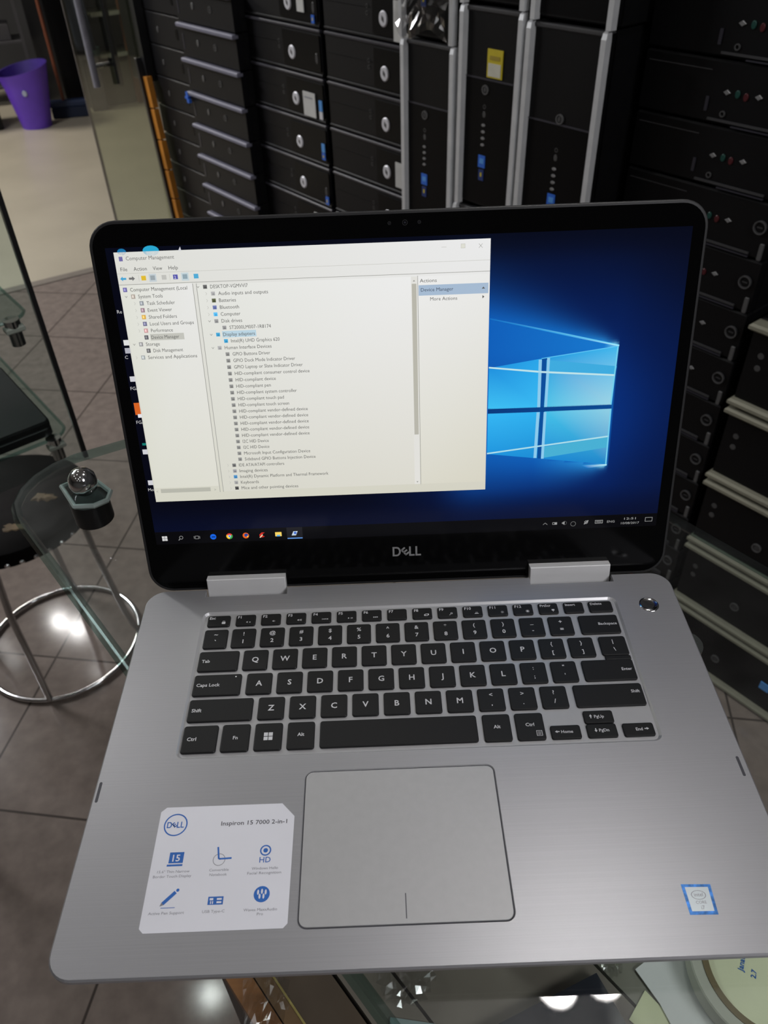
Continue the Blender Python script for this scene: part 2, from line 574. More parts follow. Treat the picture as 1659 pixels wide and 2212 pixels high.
# S1: seven silver-bar units, tops 1.5596 - z'
D1 = 1.29
u0 = None
for k in range(9):
    top = CZ - (0.3137 - 0.0733 * 1 + 0.0733 * k) * D1
    lb = 'slim black desktop with a silver top bar, %s of its stack' % ORD[k]
    loc = W(-1.9866 * D1, top - 0.0935, D1)
    if u0 is None:
        u0 = make_bar_unit('desktop_computer', lb)
        u0['group'] = 'silver-barred desktops stacked on the left'
        u0.location = loc
    else:
        u = dup(u0, loc, lb)
        if k == 3:
            g = MB(); g.box(-0.018, 0.0, -0.012, 0.0, h0 := 0.068, 0.075, BLUEST)
            g.box(-0.006, 0.006, -0.014, -0.002, 0.078, 0.09, BLUEST); g.box(-0.004, 0.008, -0.014, -0.004, 0.058, 0.068, BLUEST)
            g.build('blue_tag', u)
# S0: plain black units at the far end
p0u = None
for k in range(10):
    top = CZ - (0.17 + 0.0733 * k) * 1.33
    lb = 'plain black slim desktop with dark slots at the far left end, %s' % ORD[k]
    loc = W(-2.985, top - 0.0955, 1.37)
    if p0u is None:
        p0u = make_bar_unit('desktop_computer', lb, False, 0.345, 0.0955)
        p0u['group'] = 'plain black desktops at the far end'
        p0u.location = loc
    else:
        dup(p0u, loc, lb)


def make_badge_unit(name, label, wd, xl, group):
    h = 0.1095
    t = thing(name, label, 'desktop computer', (0, 0, 0), WROT, group)
    g = MB(); g.box(0, wd, 0.02, 0.38, 0, h, CASE, 0.003); g.build('case', t)
    g = MB(); g.box(0.001, wd - 0.001, 0, 0.02, 0.007, h - 0.007, BEZ2, 0.002)
    g.box(0.001, wd - 0.001, -0.004, 0.01, h - 0.009, h - 0.001, RIDGE, 0.002)
    g.box(0.001, wd - 0.001, -0.003, 0.01, 0.001, 0.008, BEZ2, 0.002)
    g.box(0.01, xl - 0.05, -0.001, 0.001, 0.062, 0.063, GLOSSB)
    g.ring_front(xl - 0.063, h - 0.045, 0.0045, 0.003, 0, -0.001, DOT)
    g.ring_front(xl - 0.063, h - 0.059, 0.0045, 0.003, 0, -0.001, DOT)
    g.build('front_panel', t)
    g = MB(); g.rr(xl - 0.041, wd - 0.006, 0.012, h - 0.014, 0.004, 0, 0.003, GLOSSB)
    o = g.build('glossy_panel', t); o.rotation_euler = (R(90), 0, 0)
    g = MB(); g.disc_front(xl, h - 0.0645, 0.0155, 0.0165, 0, -0.006, DISC)
    for k in range(3):
        g.disc_front(xl + (-0.003, 0.003, 0)[k], h - 0.0645 + (0.002, -0.002, 0)[k], 0.0012, 0.006, -0.0055, -0.0065, DISCD, 8)
    g.build('badge', t)
    g = MB(); g.disc_front(wd - 0.021, h - 0.067, 0.006, 0.013, 0, -0.004, SEAM); g.build('drive_button', t)
    return t


def label_part(u, name, m, x0, x1, z0, z1, y=-0.0065, extra=None):
    g = MB()
    g.box(x0, x1, y, y + 0.002, z0, z1, m)
    if extra:
        for e in extra:
            g.box(e[0], e[1], y - 0.0004, y, e[2], e[3], e[4])
    return g.build(name, u)


GB2 = 'badge-fronted desktops left of the towers, first column'
GB3 = 'badge-fronted desktops beside the towers, second column'
s2 = None
rows2 = []
for k in range(-1, 5):
    top = CZ - (0.2715 + 0.0838 * k) * 1.33
    lb = 'badge-fronted black desktop, column next to the silver bars, %s' % ORD[k + 1]
    loc = W(-2.230, top - 0.1095)
    if s2 is None:
        s2 = make_badge_unit('desktop_computer', lb, 0.350, 0.218, GB2); s2.location = loc; rows2.append(s2)
    else:
        rows2.append(dup(s2, loc, lb))
s3 = None
rows3 = []
for k in range(-1, 5):
    top = CZ - (0.2705 + 0.0838 * k) * 1.33
    lb = 'badge-fronted black desktop, column touching the towers, %s' % ORD[k + 1]
    loc = W(-1.862, top - 0.1095)
    if s3 is None:
        s3 = make_badge_unit('desktop_computer', lb, 0.352, 0.236, GB3); s3.location = loc; rows3.append(s3)
    else:
        rows3.append(dup(s3, loc, lb))
h = 0.1095
label_part(rows2[0], 'paper_label', PAPER, 0.262, 0.292, 0.030, 0.080)
label_part(rows2[0], 'blue_sticker', BLUEST, 0.322, 0.334, 0.010, 0.028, extra=[(0.326, 0.330, 0.016, 0.022, YEL)])
label_part(rows2[2], 'paper_label', PAPER, 0.256, 0.311, 0.010, 0.070, extra=[(0.262, 0.300, 0.055, 0.058, GREYINK)])
label_part(rows2[2], 'blue_sticker', CYST, 0.330, 0.344, 0.032, 0.058, y=-0.008)
label_part(rows2[2], 'silver_sticker', DISC, 0.330, 0.344, 0.012, 0.031, y=-0.008)
label_part(rows2[3], 'blue_sticker', CYST, 0.328, 0.342, 0.040, 0.062, y=-0.008)
label_part(rows2[3], 'colour_sticker', BLUEST, 0.328, 0.342, 0.020, 0.038, y=-0.008, extra=[(0.332, 0.337, 0.026, 0.032, YEL)])
label_part(rows2[4], 'colour_sticker', BLUEST, 0.330, 0.344, 0.010, 0.032, y=-0.008, extra=[(0.334, 0.339, 0.016, 0.024, YEL)])
label_part(rows2[5], 'paper_label', PAPER, 0.262, 0.300, 0.070, 0.082)
label_part(rows3[0], 'paper_label', PAPER, 0.275, 0.325, 0.005, 0.085)
label_part(rows3[3], 'paper_label', PAPER, 0.272, 0.318, 0.018, 0.078)


# ------------------------------------------------------------------ tower computers
def make_tower(name, label, wd, hh, seam, badge_dx, badge_dz, lens_dz, st_dz, group):
    """Front at y=0, upright; distances are measured down from the top."""
    t = thing(name, label, 'computer tower', (0, 0, 0), WROT, group)
    g = MB(); g.box(0.002, wd - 0.002, 0.02, 0.41, 0, hh - 0.002, CASE, 0.003); g.build('case', t)
    g = MB(); g.box(0.006, wd - 0.006, 0, 0.022, 0.004, hh - 0.003, BEZ, 0.003)
    g.box(0.006, wd - 0.006, -0.003, 0.02, hh - 0.010, hh - 0.002, SEAM, 0.002)
    g.box(0.010, wd - 0.010, -0.0015, 0.002, hh - seam - 0.003, hh - seam, RIDGE)
    g.box(0.010, wd - 0.010, -0.0008, 0.002, 0.01, hh - seam - 0.004, GLOSSB)
    g.build('front_panel', t)
    for s in (0, 1):
        x0 = -0.002 if s == 0 else wd - 0.0125
        g = MB()
        z = [(0.000, 0.0), (0.0, hh - 0.012), (0.002, hh - 0.003), (0.005, hh)]
        loops = []
        for ins, zz in z:
            loops.append([(x0 + 0.002 + ins * .3, -0.012 + ins * 1.2, zz), (x0 + 0.0125 - ins * .3, -0.012 + ins * 1.2, zz),
                          (x0 + 0.0145 - ins * .3, 0.0, zz), (x0 + ins * .3, 0.0, zz)])
        g.loft(loops, RAILM)
        g.build('side_rail', t)
    g = MB()
    bx, bz = badge_dx, hh - badge_dz
    g.ring_front(bx, bz, 0.0088, 0.0065, 0, -0.003, DISCD); g.disc_front(bx, bz, 0.006, 0.006, 0, -0.002, SEAM)
    g.disc_front(bx, bz, 0.0012, 0.005, -0.002, -0.003, DISCD, 8)
    g.build('badge', t)
    g = MB()
    for k in range(4):
        zz = hh - lens_dz - 0.0125 * k
        g.disc_front(bx - 0.001, zz, 0.005, 0.0028, 0, -0.003, PORT, 12)
    g.disc_front(bx - 0.001, hh - lens_dz + 0.020, 0.0045, 0.0065, 0, -0.001, DOT, 12)
    g.ring_front(bx - 0.001, hh - lens_dz + 0.034, 0.004, 0.0028, 0, -0.001, DOT, 12)
    g.build('front_ports', t)
    if st_dz:
        g = MB(); g.box(bx - 0.0105, bx + 0.0085, -0.0022, 0, hh - st_dz - 0.012, hh - st_dz + 0.012, BLUEST)
        g.box(bx - 0.006, bx + 0.005, -0.0026, -0.002, hh - st_dz - 0.004, hh - st_dz + 0.006, CYST)
        g.build('processor_sticker', t)
        g = MB(); g.box(bx - 0.008, bx + 0.006, -0.0022, 0, hh - st_dz - 0.038, hh - st_dz - 0.016, mat('navy_sticker', (0.01, 0.03, 0.14), 0.4))
        g.box(bx - 0.003, bx + 0.001, -0.0026, -0.002, hh - st_dz - 0.030, hh - st_dz - 0.022, YEL)
        g.build('system_sticker', t)
    return t


DT = 1.25
GT = 'upright computer towers with silver side rails'
t1 = make_tower('computer_tower', 'black tower with silver rails, blue stickers, narrow one beside the badge desktops', 0.163, 0.371, 0.120, 0.068, 0.140, 0.205, 0.275, GT)
t1.location = W(-1.1717 * DT, CZ - 0.2565 * DT - 0.371, DT)
t2 = dup(t1, W(-1.0290 * DT, CZ - 0.1955 * DT - 0.371, DT), 'black tower with a yellow-framed white sticker, middle of the three towers')
g = MB(); g.box(0.070, 0.110, -0.002, 0, 0.371 - 0.117, 0.371 - 0.068, YEL)
g.box(0.0735, 0.1065, -0.0026, -0.002, 0.371 - 0.1145, 0.371 - 0.092, mat('cream_sticker', (0.50, 0.49, 0.40), 0.6))
g.box(0.077, 0.103, -0.0026, -0.002, 0.371 - 0.086, 0.371 - 0.079, mat('mustard_print', (0.30, 0.22, 0.01), 0.6))
g.build('yellow_sticker', t2)
t3 = make_tower('computer_tower', 'widest black tower with silver rails, rightmost of the three towers', 0.178, 0.42, 0.158, 0.089, 0.150, 0.238, 0.297, GT)
t3.location = W(-0.8910 * DT, CZ - 0.2035 * DT - 0.42, DT)
t4 = dup(t1, W(-1.1750 * DT, CZ - 0.2565 * DT + 0.002, DT), 'black tower under clear plastic film standing on the narrow tower')
t5 = dup(t3, W(-0.8860 * DT, CZ - 0.2035 * DT + 0.002, DT), 'black tower with thick silver rails standing on the widest tower')
t6 = dup(t1, W(-1.0340 * DT, CZ - 0.1955 * DT - 0.371 * 2 - 0.003, DT), 'black tower peeking out below the middle tower, above laptop lid')
t7 = dup(t1, W(-1.0290 * DT, CZ - 0.1955 * DT + 0.002, DT), 'black tower standing on the middle tower, only its foot in view')
# crumpled film on the upper tower
g = MB()
FILM = glass('plastic_film', (0.93, 0.93, 0.93), 0.12, smear=0.16, thin=True)
nx_, nz_ = 14, 14
vv = [[g.bm.verts.new((0.15 * i / nx_, -0.018 - 0.008 * random.random() - 0.005 * math.sin(i * 1.3 + j), 0.20 * j / nz_ - 0.012 * math.sin(i * .5))) for i in range(nx_ + 1)] for j in range(nz_ + 1)]
for j in range(nz_):
    for i in range(nx_):
        g.bm.faces.new((vv[j][i], vv[j][i + 1], vv[j + 1][i + 1], vv[j + 1][i]))
g.mi(FILM)
film = g.build('film_wrap', t4)
film.location = (0.005, 0, 0.012)
film['label'] = 'crumpled clear plastic film'


# ------------------------------------------------------------------ right stack: desktops with round power buttons
def make_port_unit():
    wd, h = 0.302, 0.0955
    t = thing('desktop_computer', '', 'desktop computer', (0, 0, 0), WROT, 'desktops with ringed power buttons, stacked right of the towers')
    g = MB(); g.box(0, wd, 0.02, 0.38, 0, h, CASE, 0.003); g.build('case', t)
    g = MB(); g.box(0.001, wd - 0.001, 0, 0.02, 0.001, h - 0.001, BEZ, 0.003)
    g.box(0.008, 0.130, -0.0008, 0.001, 0.078, 0.0795, SEAM)
    g.box(0.140, wd - 0.03, -0.003, 0.001, 0.006, 0.0095, SEAM)
    g.box(0.185, wd - 0.03, -0.003, 0.001, 0.001, 0.003, RIDGE)
    g.box(0.130, 0.135, -0.002, 0.001, 0.018, 0.040, RIDGE)
    g.build('front_panel', t)
    g = MB()
    g.disc_front(0.165, 0.050, 0.0065, 0.0042, 0, -0.002, PORT, 4)
    g.disc_front(0.221, 0.051, 0.0065, 0.0042, 0, -0.002, PORT, 4)
    g.ring_front(0.165, 0.018, 0.005, 0.003, 0, -0.002, DOT)
    g.build('data_ports', t)
    g = MB(); g.disc_front(0.184, 0.050, 0.0042, 0.0062, 0, -0.002, GRNJ, 12); g.build('green_jack', t)
    g = MB(); g.disc_front(0.199, 0.048, 0.0042, 0.0062, 0, -0.002, REDJ, 12); g.build('red_jack', t)
    g = MB(); g.ring_front(0.281, 0.055, 0.0115, 0.0085, 0, -0.004, SEAM, 24); g.ring_front(0.281, 0.055, 0.0115, 0.0100, -0.004, -0.005, DISCD, 24)
    g.disc_front(0.281, 0.055, 0.0082, 0.0082, 0, -0.003, BEZ)
    g.box(0.276, 0.286, -0.0034, -0.0028, 0.054, 0.056, SEAM)
    g.build('power_button', t)
    g = MB(); g.box(0.2895, 0.2965, -0.004, 0, 0.001, 0.030, DISCD, 0.001); g.build('silver_clip', t)
    return t


pu = make_port_unit()
for k in range(14):
    top = CZ - (0.142 + 0.0728 * k + 0.0) * 1.33
    lb = 'black desktop with ringed power button, tall right-hand stack, %s' % ORD[k]
    loc = W(-0.917, top - 0.0955 + 0.0, 1.33)
    if k == 0:
        pu['label'] = lb; pu.location = loc
    else:
        dup(pu, loc, lb, skip=() if k < 3 else ())

# ------------------------------------------------------------------ towers lying on their sides at the far right
def make_lying():
    L_, h = 0.40, 0.172
    t = thing('computer_tower', '', 'computer tower', (0, 0, 0), WROT, 'towers lying on their sides at the right edge')
    g = MB(); g.box(0, L_, 0.02, 0.42, 0.001, h, CASE, 0.003); g.build('case', t)
    g = MB(); g.box(0.004, L_ - 0.004, 0, 0.022, 0.006, h - 0.006, BEZ, 0.003)
    g.disc_front(0.03, h - 0.06, 0.006, 0.006, 0, -0.001, DOT, 16)
    g.disc_front(0.03, h - 0.085, 0.006, 0.006, 0, -0.001, DOT, 16)
    g.build('front_panel', t)
    for zz in (0.0, h - 0.016):
        g = MB(); g.box(-0.002, L_, -0.014, 0.02, zz + 0.001, zz + 0.015, RAILW, 0.004); g.build('side_rail', t)
    g = MB(); g.ring_front(0.140, 0.068, 0.010, 0.0075, 0, -0.003, DISCD); g.disc_front(0.140, 0.068, 0.007, 0.007, 0, -0.002, SEAM)
    g.build('badge', t)
    return t


ly = make_lying()
lowlab = ['lowest, on the floor tiles', 'second up from the floor', 'third up from the floor', 'fourth up from the floor', 'fifth up, at the picture edge']
for k in range(5):
    lb = 'black tower lying on its side behind the laptop, ' + lowlab[k]
    loc = W(-0.600, 0.004 + 0.1765 * k)
    u = ly
    if k == 0:
        ly['label'] = lb; ly.location = loc
        lyb = ly
    else:
        u = dup(ly, loc, lb)
g = MB(); g.box(0.250, 0.272, -0.003, 0, 0.072, 0.092, CYST); g.build('blue_sticker', ly)

# plinths carrying the stacks (hidden behind the lid)
def plin(s0, s1, d, top, what):
    a = Vector(W(s0, 0, d)); b = Vector(W(s1, 0, d)); n_ = Vector((NX, NY, 0)) * 0.37
    g = MB()
    g.prism([(0, 0), (b.x - a.x, b.y - a.y), (b.x - a.x + n_.x, b.y - a.y + n_.y), (n_.x, n_.y)], 0, top, BLKPLAST)
    o = g.build('plinth'); o.location = (a.x, a.y, 0)
    tag(o, 'black plinth under the ' + what, 'plinth', 'plinths under the stacks behind the laptop lid')
plin(-2.984, -2.641, 1.37, CZ - (0.17 + 0.0733 * 9) * 1.33 - 0.0957, 'plain black desktops at the far left end')
plin(-2.560, -2.235, 1.29, CZ - (0.3137 + 0.0733 * 7) * 1.29 - 0.0937, 'desktops with silver top bars')
plin(-2.228, -1.882, 1.33, CZ - (0.2715 + 0.0838 * 4) * 1.33 - 0.1097, 'first column of badge-fronted desktops')
plin(-1.860, -1.512, 1.33, CZ - (0.2705 + 0.0838 * 4) * 1.33 - 0.1097, 'badge-fronted desktops that touch the towers')
plin(-1.4640, -1.3027, 1.25, CZ - 0.2565 * DT - 0.3712, 'narrow tower next to the badge desktops')
plin(-1.2920, -1.131, 1.25, CZ - 0.1955 * DT - 0.371 * 2 - 0.0032, 'middle pair of towers')
plin(-1.1130, -0.937, 1.25, CZ - 0.2035 * DT - 0.4202, 'widest tower')
plin(-0.916, -0.616, 1.33, CZ - (0.142 + 0.0728 * 13) * 1.33 - 0.0957, 'tall stack of desktops with ringed power buttons')

# orange board and glass door at the far end
bo = thing('wooden_board', 'narrow orange board with dark joints leaning between glass door and stacks', 'board', W(-2.905, 0, 1.33), WROT)
g = MB()
for k in range(9):
    g.box(0, 0.030, 0, 0.02, 0.002 + 0.105 * k, 0.102 + 0.105 * k, JAMB, 0.001)
g.build('board_face', bo)
g = MB(); g.box(-0.014, -0.001, -0.01, 0.02, 0, 1.0, BLKPLAST, 0.001); g.build('edge_strip', bo)
bo.rotation_euler = (0, R(-5.0), WROT)
g = MB()
sd = W(-3.59, 0, 1.33)
gd = bpy.data.objects.new('door_1', None); COL.objects.link(gd); gd.location = (sd[0], sd[1], 0); gd.rotation_euler = (0, 0, WROT)
tag(gd, kind='structure')
g.box(0, 0.585, 0, 0.010, 0.012, 2.25, GDOOR); g.build('glass_panel', gd)
g = MB(); g.box(-0.004, 0.0, -0.001, 0.011, 0.012, 2.25, mat('smoky_glass_edge', (0.16, 0.14, 0.13), 0.3)); g.build('panel_edge', gd)
HANDLE = mat('satin_handle', (0.26, 0.26, 0.30), 0.35, 0.4)
g = MB(); g.tube([(0.262, -0.04, 0.86), (0.262, -0.04, 1.75)], 0.013, HANDLE, 12)
g.cyl((0.262, -0.04, 0.93), (0.262, 0.0, 0.93), 0.008, CHROMED); g.cyl((0.262, -0.04, 1.68), (0.262, 0.0, 1.68), 0.008, CHROMED)
g.build('door_handle', gd, True)
g = MB(); g.tube([(0.275, 0.05, 0.855), (0.275, 0.05, 1.75)], 0.012, BLKPLAST, 12)
g.cyl((0.275, 0.01, 0.93), (0.275, 0.05, 0.93), 0.008, BLKPLAST); g.build('door_handle', gd, True)
g = MB(); g.box(0.5, 0.62, 0.01, 0.05, 0.92, 2.3, BLKPLAST, 0.003); g.build('door_post', gd)

# ------------------------------------------------------------------ far end of the shop
bin_ = thing('waste_bin', 'purple plastic waste bin standing on the beige floor', 'waste bin', (-2.46, 6.27, 0.003))
g = MB()
sg = 40
def binl(r, z, cut=0.0):
    return [(r * math.cos(2 * PI * k / sg), r * math.sin(2 * PI * k / sg), z + cut * math.cos(2 * PI * k / sg - 0.6)) for k in range(sg)]
g.loft([binl(0.105, 0), binl(0.125, 0.12), binl(0.152, 0.27), binl(0.175, 0.37, 0.025), binl(0.180, 0.385, 0.03)], PURPLE, True, False)
g.loft([binl(0.180, 0.385, 0.03), binl(0.172, 0.385, 0.03), binl(0.148, 0.27), binl(0.102, 0.012)], PURPLED, False, True)
g.build('body', bin_, True)
g = MB(); g.disc_front(0.03, 0.25, 0.017, 0.02, -0.143, -0.156, mat('pale_bin_sticker', (0.35, 0.38, 0.5), 0.6)); g.build('sticker', bin_)
br = thing('broom', 'blue broom head with a long orange handle leaning on the black cabinet', 'broom', (-2.27, 6.50, 0.003), R(12))
g = MB(); g.box(-0.13, 0.13, -0.035, 0.035, 0.0, 0.075, DENIM, 0.008); g.build('bristles', br)
g = MB(); g.box(-0.135, 0.135, -0.04, 0.04, 0.072, 0.12, BLUEP, 0.012); g.build('head', br)
g = MB(); g.tube([(-0.03, 0.0, 0.11), (-0.035, 0.02, 0.77), (-0.04, 0.06, 1.35)], 0.012, ORANGEP, 10); g.build('handle', br, True)
cab = thing('tall_cabinet', 'tall black cabinet behind the broom at the shop back', 'cabinet', (-2.32, 6.88, 0.003), R(38))
g = MB(); g.box(-0.13, 0.16, -0.14, 0.30, 0.0, 1.5, CASE, 0.006); g.build('body', cab)
g = MB(); g.box(-0.1, 0.13, -0.15, -0.139, 0.05, 1.45, BEZ2, 0.003); g.build('door', cab)
g = MB(); g.box(-0.30, 0.0, -0.0, 0.35, 0, 0.36, BEZ, 0.01); o = g.build('storage_box')
o.location = (-2.68, 6.20, 0.003); o.rotation_euler = (0, 0, R(30)); tag(o, 'black storage box on the floor left of the purple bin', 'box')
rk = thing('metal_rack', 'dim grey rack of shelves behind the purple bin', 'rack', (-3.25, 6.80, 0.003), R(20))
for x, y in ((-0.02, 0), (0.62, 0), (-0.02, 0.3), (0.62, 0.3)):
    g = MB(); g.box(x - 0.012, x + 0.012, y - 0.012, y + 0.012, 0, 1.5, GREYC); g.build('post', rk)
for z in (0.12, 0.42, 0.72, 1.02):
    g = MB(); g.box(-0.03, 0.63, -0.01, 0.31, z, z + 0.02, GREYC, 0.002); g.build('shelf', rk)
for i, (x, z, ww, hh, mm, nm, lb) in enumerate(((0.05, 0.741, 0.22, 0.16, GREYC, 'carton', 'dull grey carton on the dim rack, upper shelf'),
                                        (0.35, 0.741, 0.18, 0.03, TEALC, 'plastic_tray', 'teal plastic tray on the dim rack, upper shelf'),
                                        (0.06, 0.441, 0.2, 0.2, BEZ2, 'carton', 'black carton on the dim rack behind the bin, lower shelf'),
                                        (0.40, 0.441, 0.14, 0.11, GREYC, 'carton', 'small grey carton on the dim rack, right end'))):
    g = MB(); g.box(-ww / 2, ww / 2, 0.02, 0.24, 0, hh, mm, 0.004)
    o = g.build(nm); tag(o, lb, 'tray' if i == 1 else 'box')
    c, s_ = math.cos(R(20)), math.sin(R(20))
    xx = x + ww / 2
    o.location = (-3.25 + xx * c, 6.80 + xx * s_, 0.003 + z); o.rotation_euler = (0, 0, R(20))
gc = MB(); gc.box(0, 0.12, 0, 0.16, 0, 0.36, GREYC, 0.005); gc.box(0.01, 0.11, -0.006, 0, 0.03, 0.33, mat('grey_drawer', (0.07, 0.065, 0.07), 0.5))
o = gc.build('low_cabinet'); o.location = (-2.13, 6.62, 0.003); o.rotation_euler = (0, 0, R(25)); tag(o, 'low grey cabinet seen through the glass door edge', 'cabinet')
dc = thing('display_cabinet', 'olive display cabinet with white-edged shelves seen through the glass door', 'cabinet', (-2.03, 6.74, 0.003), R(30))
g = MB(); g.box(0, 0.30, 0.03, 0.38, 0, 0.30, OLIVEC, 0.004); g.build('base', dc)
g = MB(); g.box(0, 0.30, 0.34, 0.38, 0.30, 1.4, mat('olive_back_panel', (0.055, 0.055, 0.04), 0.6)); g.build('back_panel', dc)
for z in (0.35, 0.62, 0.9):
    g = MB(); g.box(0.0, 0.30, 0.0, 0.34, z, z + 0.012, OLIVEC)
    g.box(0.01, 0.115, -0.006, 0, z - 0.012, z + 0.014, WHITEE); g.box(0.13, 0.22, -0.006, 0, z - 0.012, z + 0.014, WHITEE)
    g.build('shelf', dc)
g = MB(); g.box(0.225, 0.33, -0.004, 0.05, 0, 1.5, BROWNC, 0.004); g.build('post', dc)
for i, (x, z, mm, r_, lb) in enumerate(((-2.11, 0.363, WHITEE, 0.022, 'small white pot on the low grey cabinet, left one'), (-2.06, 0.363, TEALC, 0.03, 'dull teal jar on the low grey cabinet'))):
    g = MB(); g.lathe([(r_ * .8, 0), (r_, r_), (r_ * .95, 2 * r_), (r_ * .7, 2 * r_)], mm, 20); o = g.build('small_pot', None, True)
    o.location = (x + 0.02, 6.70 + 0.025 * i, 0.363); tag(o, lb, 'pot')
g = MB()
vv = [[g.bm.verts.new((0.16 * i / 8, 0.012 * math.sin(i * 1.7 + j * .4), 0.42 * j / 10)) for i in range(9)] for j in range(11)]
for j in range(10):
    for i in range(8):
        g.bm.faces.new((vv[j][i], vv[j][i + 1], vv[j + 1][i + 1], vv[j + 1][i]))
g.mi(DENIM)
o = g.build('hanging_cloth', None, True); o.modifiers.new('thickness', 'SOLIDIFY').thickness = 0.008
o.location = (-2.17, 6.62, 0.42); tag(o, 'dark blue cloth hanging beside the tall black cabinet', 'cloth')

# ------------------------------------------------------------------ stool
st = thing('stool', 'round black stool with studded torn seat and chrome ring foot', 'stool', (-0.848, 1.229, 0))
g = MB(); g.lathe([(0.165, 0.425), (0.182, 0.432), (0.186, 0.448), (0.180, 0.466), (0.15, 0.478), (0.07, 0.482), (0.01, 0.483)], LEATHER, 48); g.build('seat', st, True)
g = MB()
for (dx, dy, rr_, ph) in ((0.055, -0.10, 0.045, 0), (0.09, -0.005, 0.035, 1), (-0.02, -0.125, 0.03, 2)):
    lp = []
    for k in range(18):
        q = rr_ * (0.7 + 0.3 * math.sin(k * 2.3 + ph) * math.cos(k * 1.1))
        lp.append((dx + q * math.cos(k * 2 * PI / 18), dy + q * 0.6 * math.sin(k * 2 * PI / 18)))
    zt = 0.481 if math.hypot(dx, dy) < 0.1 else 0.4765
    g.loft([[(x, y, 0.462) for x, y in lp], [(x, y, zt) for x, y in lp], [(dx + (x - dx) * .6, dy + (y - dy) * .6, zt + 0.004) for x, y in lp]], TORN)
g.build('torn_patch', st)
for k in range(40):
    aa = 2 * PI * k / 40
    if k == 0:
        g = MB(); g.lathe([(0.0058, -0.002), (0.0055, 0.001), (0.002, 0.004)], STUD, 8)
        s0 = g.build('stud', st); proto = s0.data
    else:
        s0 = bpy.data.objects.new('stud', proto); COL.objects.link(s0); s0.parent = st
    s0.location = (0.185 * math.cos(aa), 0.185 * math.sin(aa), 0.440)
    s0.rotation_euler = (0, R(90), aa)
g = MB(); g.tube([(0.1885 * math.cos(2 * PI * k / 64), 0.1885 * math.sin(2 * PI * k / 64), 0.008) for k in range(64)], 0.006, CHROME, 10, True); g.build('foot_ring', st, True)
for a0 in (-84, 7.6, 97, 187):
    aa = R(a0)
    c, s_ = math.cos(aa), math.sin(aa)
    g = MB(); g.tube([(0.1885 * c, 0.1885 * s_, 0.010), (0.180 * c, 0.180 * s_, 0.035), (0.170 * c, 0.170 * s_, 0.09), (0.150 * c, 0.150 * s_, 0.30), (0.145 * c, 0.145 * s_, 0.43)] if a0 != -84 else
                     [(0.189 * c, 0.189 * s_, 0.010), (0.187 * c, 0.187 * s_, 0.1), (0.186 * c, 0.186 * s_, 0.30), (0.16 * c, 0.16 * s_, 0.43)], 0.0075, CHROMED, 12)
    g.build('leg', st, True)

# ------------------------------------------------------------------ glass display rack at the left
def P2(c, a, b):      # corner + a along -t (away) + b along az 232 (left)
    return (c[0] - TX * a - NX * b, c[1] - TY * a - NY * b)


RC = (-0.525, 0.953)
rack = thing('glass_rack', 'glass display rack with chrome clips and a black-edged glass pane', 'display rack', (RC[0], RC[1], 0.0), WROT)
# local: x = t (towards viewer), y = into wall direction (right)
for z in (DECK - 0.335, DECK - 0.126):
    g = MB(); pts = rrect(-0.36, 0.0, -0.46, 0.0, 0.03, 6)
    g.loft([[(x, y, z) for x, y in pts], [(x, y, z + 0.006) for x, y in pts]], GSHELF)
    g.build('shelf', rack)
    g = MB(); g.tube([(x, y, z + 0.003) for x, y in pts], 0.0028, GEDGE, 6, True); g.build('shelf_edge', rack)
    g = MB(); g.cyl((0.0, -0.028, z - 0.006), (0.0, -0.028, z - 0.034), 0.010, CHROMED, 20)
    g.cyl((0.0, -0.028, z + 0.006), (0.0, -0.028, z - 0.006), 0.012, CHROME, 20)
    g.box(-0.004, 0.012, -0.042, -0.014, z - 0.012, z - 0.003, WHITEE, 0.002); g.build('shelf_clip', rack, True)
g = MB(); g.box(0.008, 0.013, -0.47, 0.012, DECK - 0.38, DECK + 0.35, GPANE); g.build('side_pane', rack)
g = MB(); g.box(0.006, 0.015, 0.006, 0.013, DECK - 0.38, DECK + 0.35, BLKPLAST, 0.001); g.build('pane_edge', rack)
for x in (-0.02, -0.34):
    g = MB(); g.cyl((x, -0.455, 0.0), (x, -0.455, DECK + 0.35), 0.012, CHROMED, 16); g.build('post', rack, True)
g = MB(); g.box(-0.36, 0.02, -0.475, -0.455, DECK - 0.14, DECK - 0.11, CHROMED); g.box(-0.36, 0.02, -0.475, -0.455, DECK - 0.35, DECK - 0.32, CHROMED); g.build('rail', rack)


def closed_laptop(zt, x1, y1, label):
    t = thing('closed_laptop', label, 'laptop', (RC[0], RC[1], zt), WROT)
    g = MB(); g.rr(x1 - 0.24, x1, y1 - 0.34, y1, 0.012, 0.004, 0.018, BLKPLAST, 0.002); g.build('base', t)
    g = MB(); g.rr(x1 - 0.24, x1, y1 - 0.34, y1, 0.012, 0.020, 0.030, mat('dark_laptop_lid', (0.012, 0.012, 0.0125), 0.6, 0, 0.15, 150, spec=0.1), 0.003)
    g.build('lid', t)
    g = MB()
    for k in range(2):
        g.box(x1 - 0.2, x1 - 0.03, y1 - 0.05 - 0.25 * k, y1 - 0.03 - 0.25 * k, 0, 0.004, BLKPLAST)
    g.build('foot_strip', t)
    return t


closed_laptop(DECK - 0.3285, -0.002, -0.022, 'closed black laptop on the lower glass shelf at the left edge')
closed_laptop(DECK - 0.1195, -0.002, -0.052, 'closed black laptop on the upper glass shelf, only its corner in view')

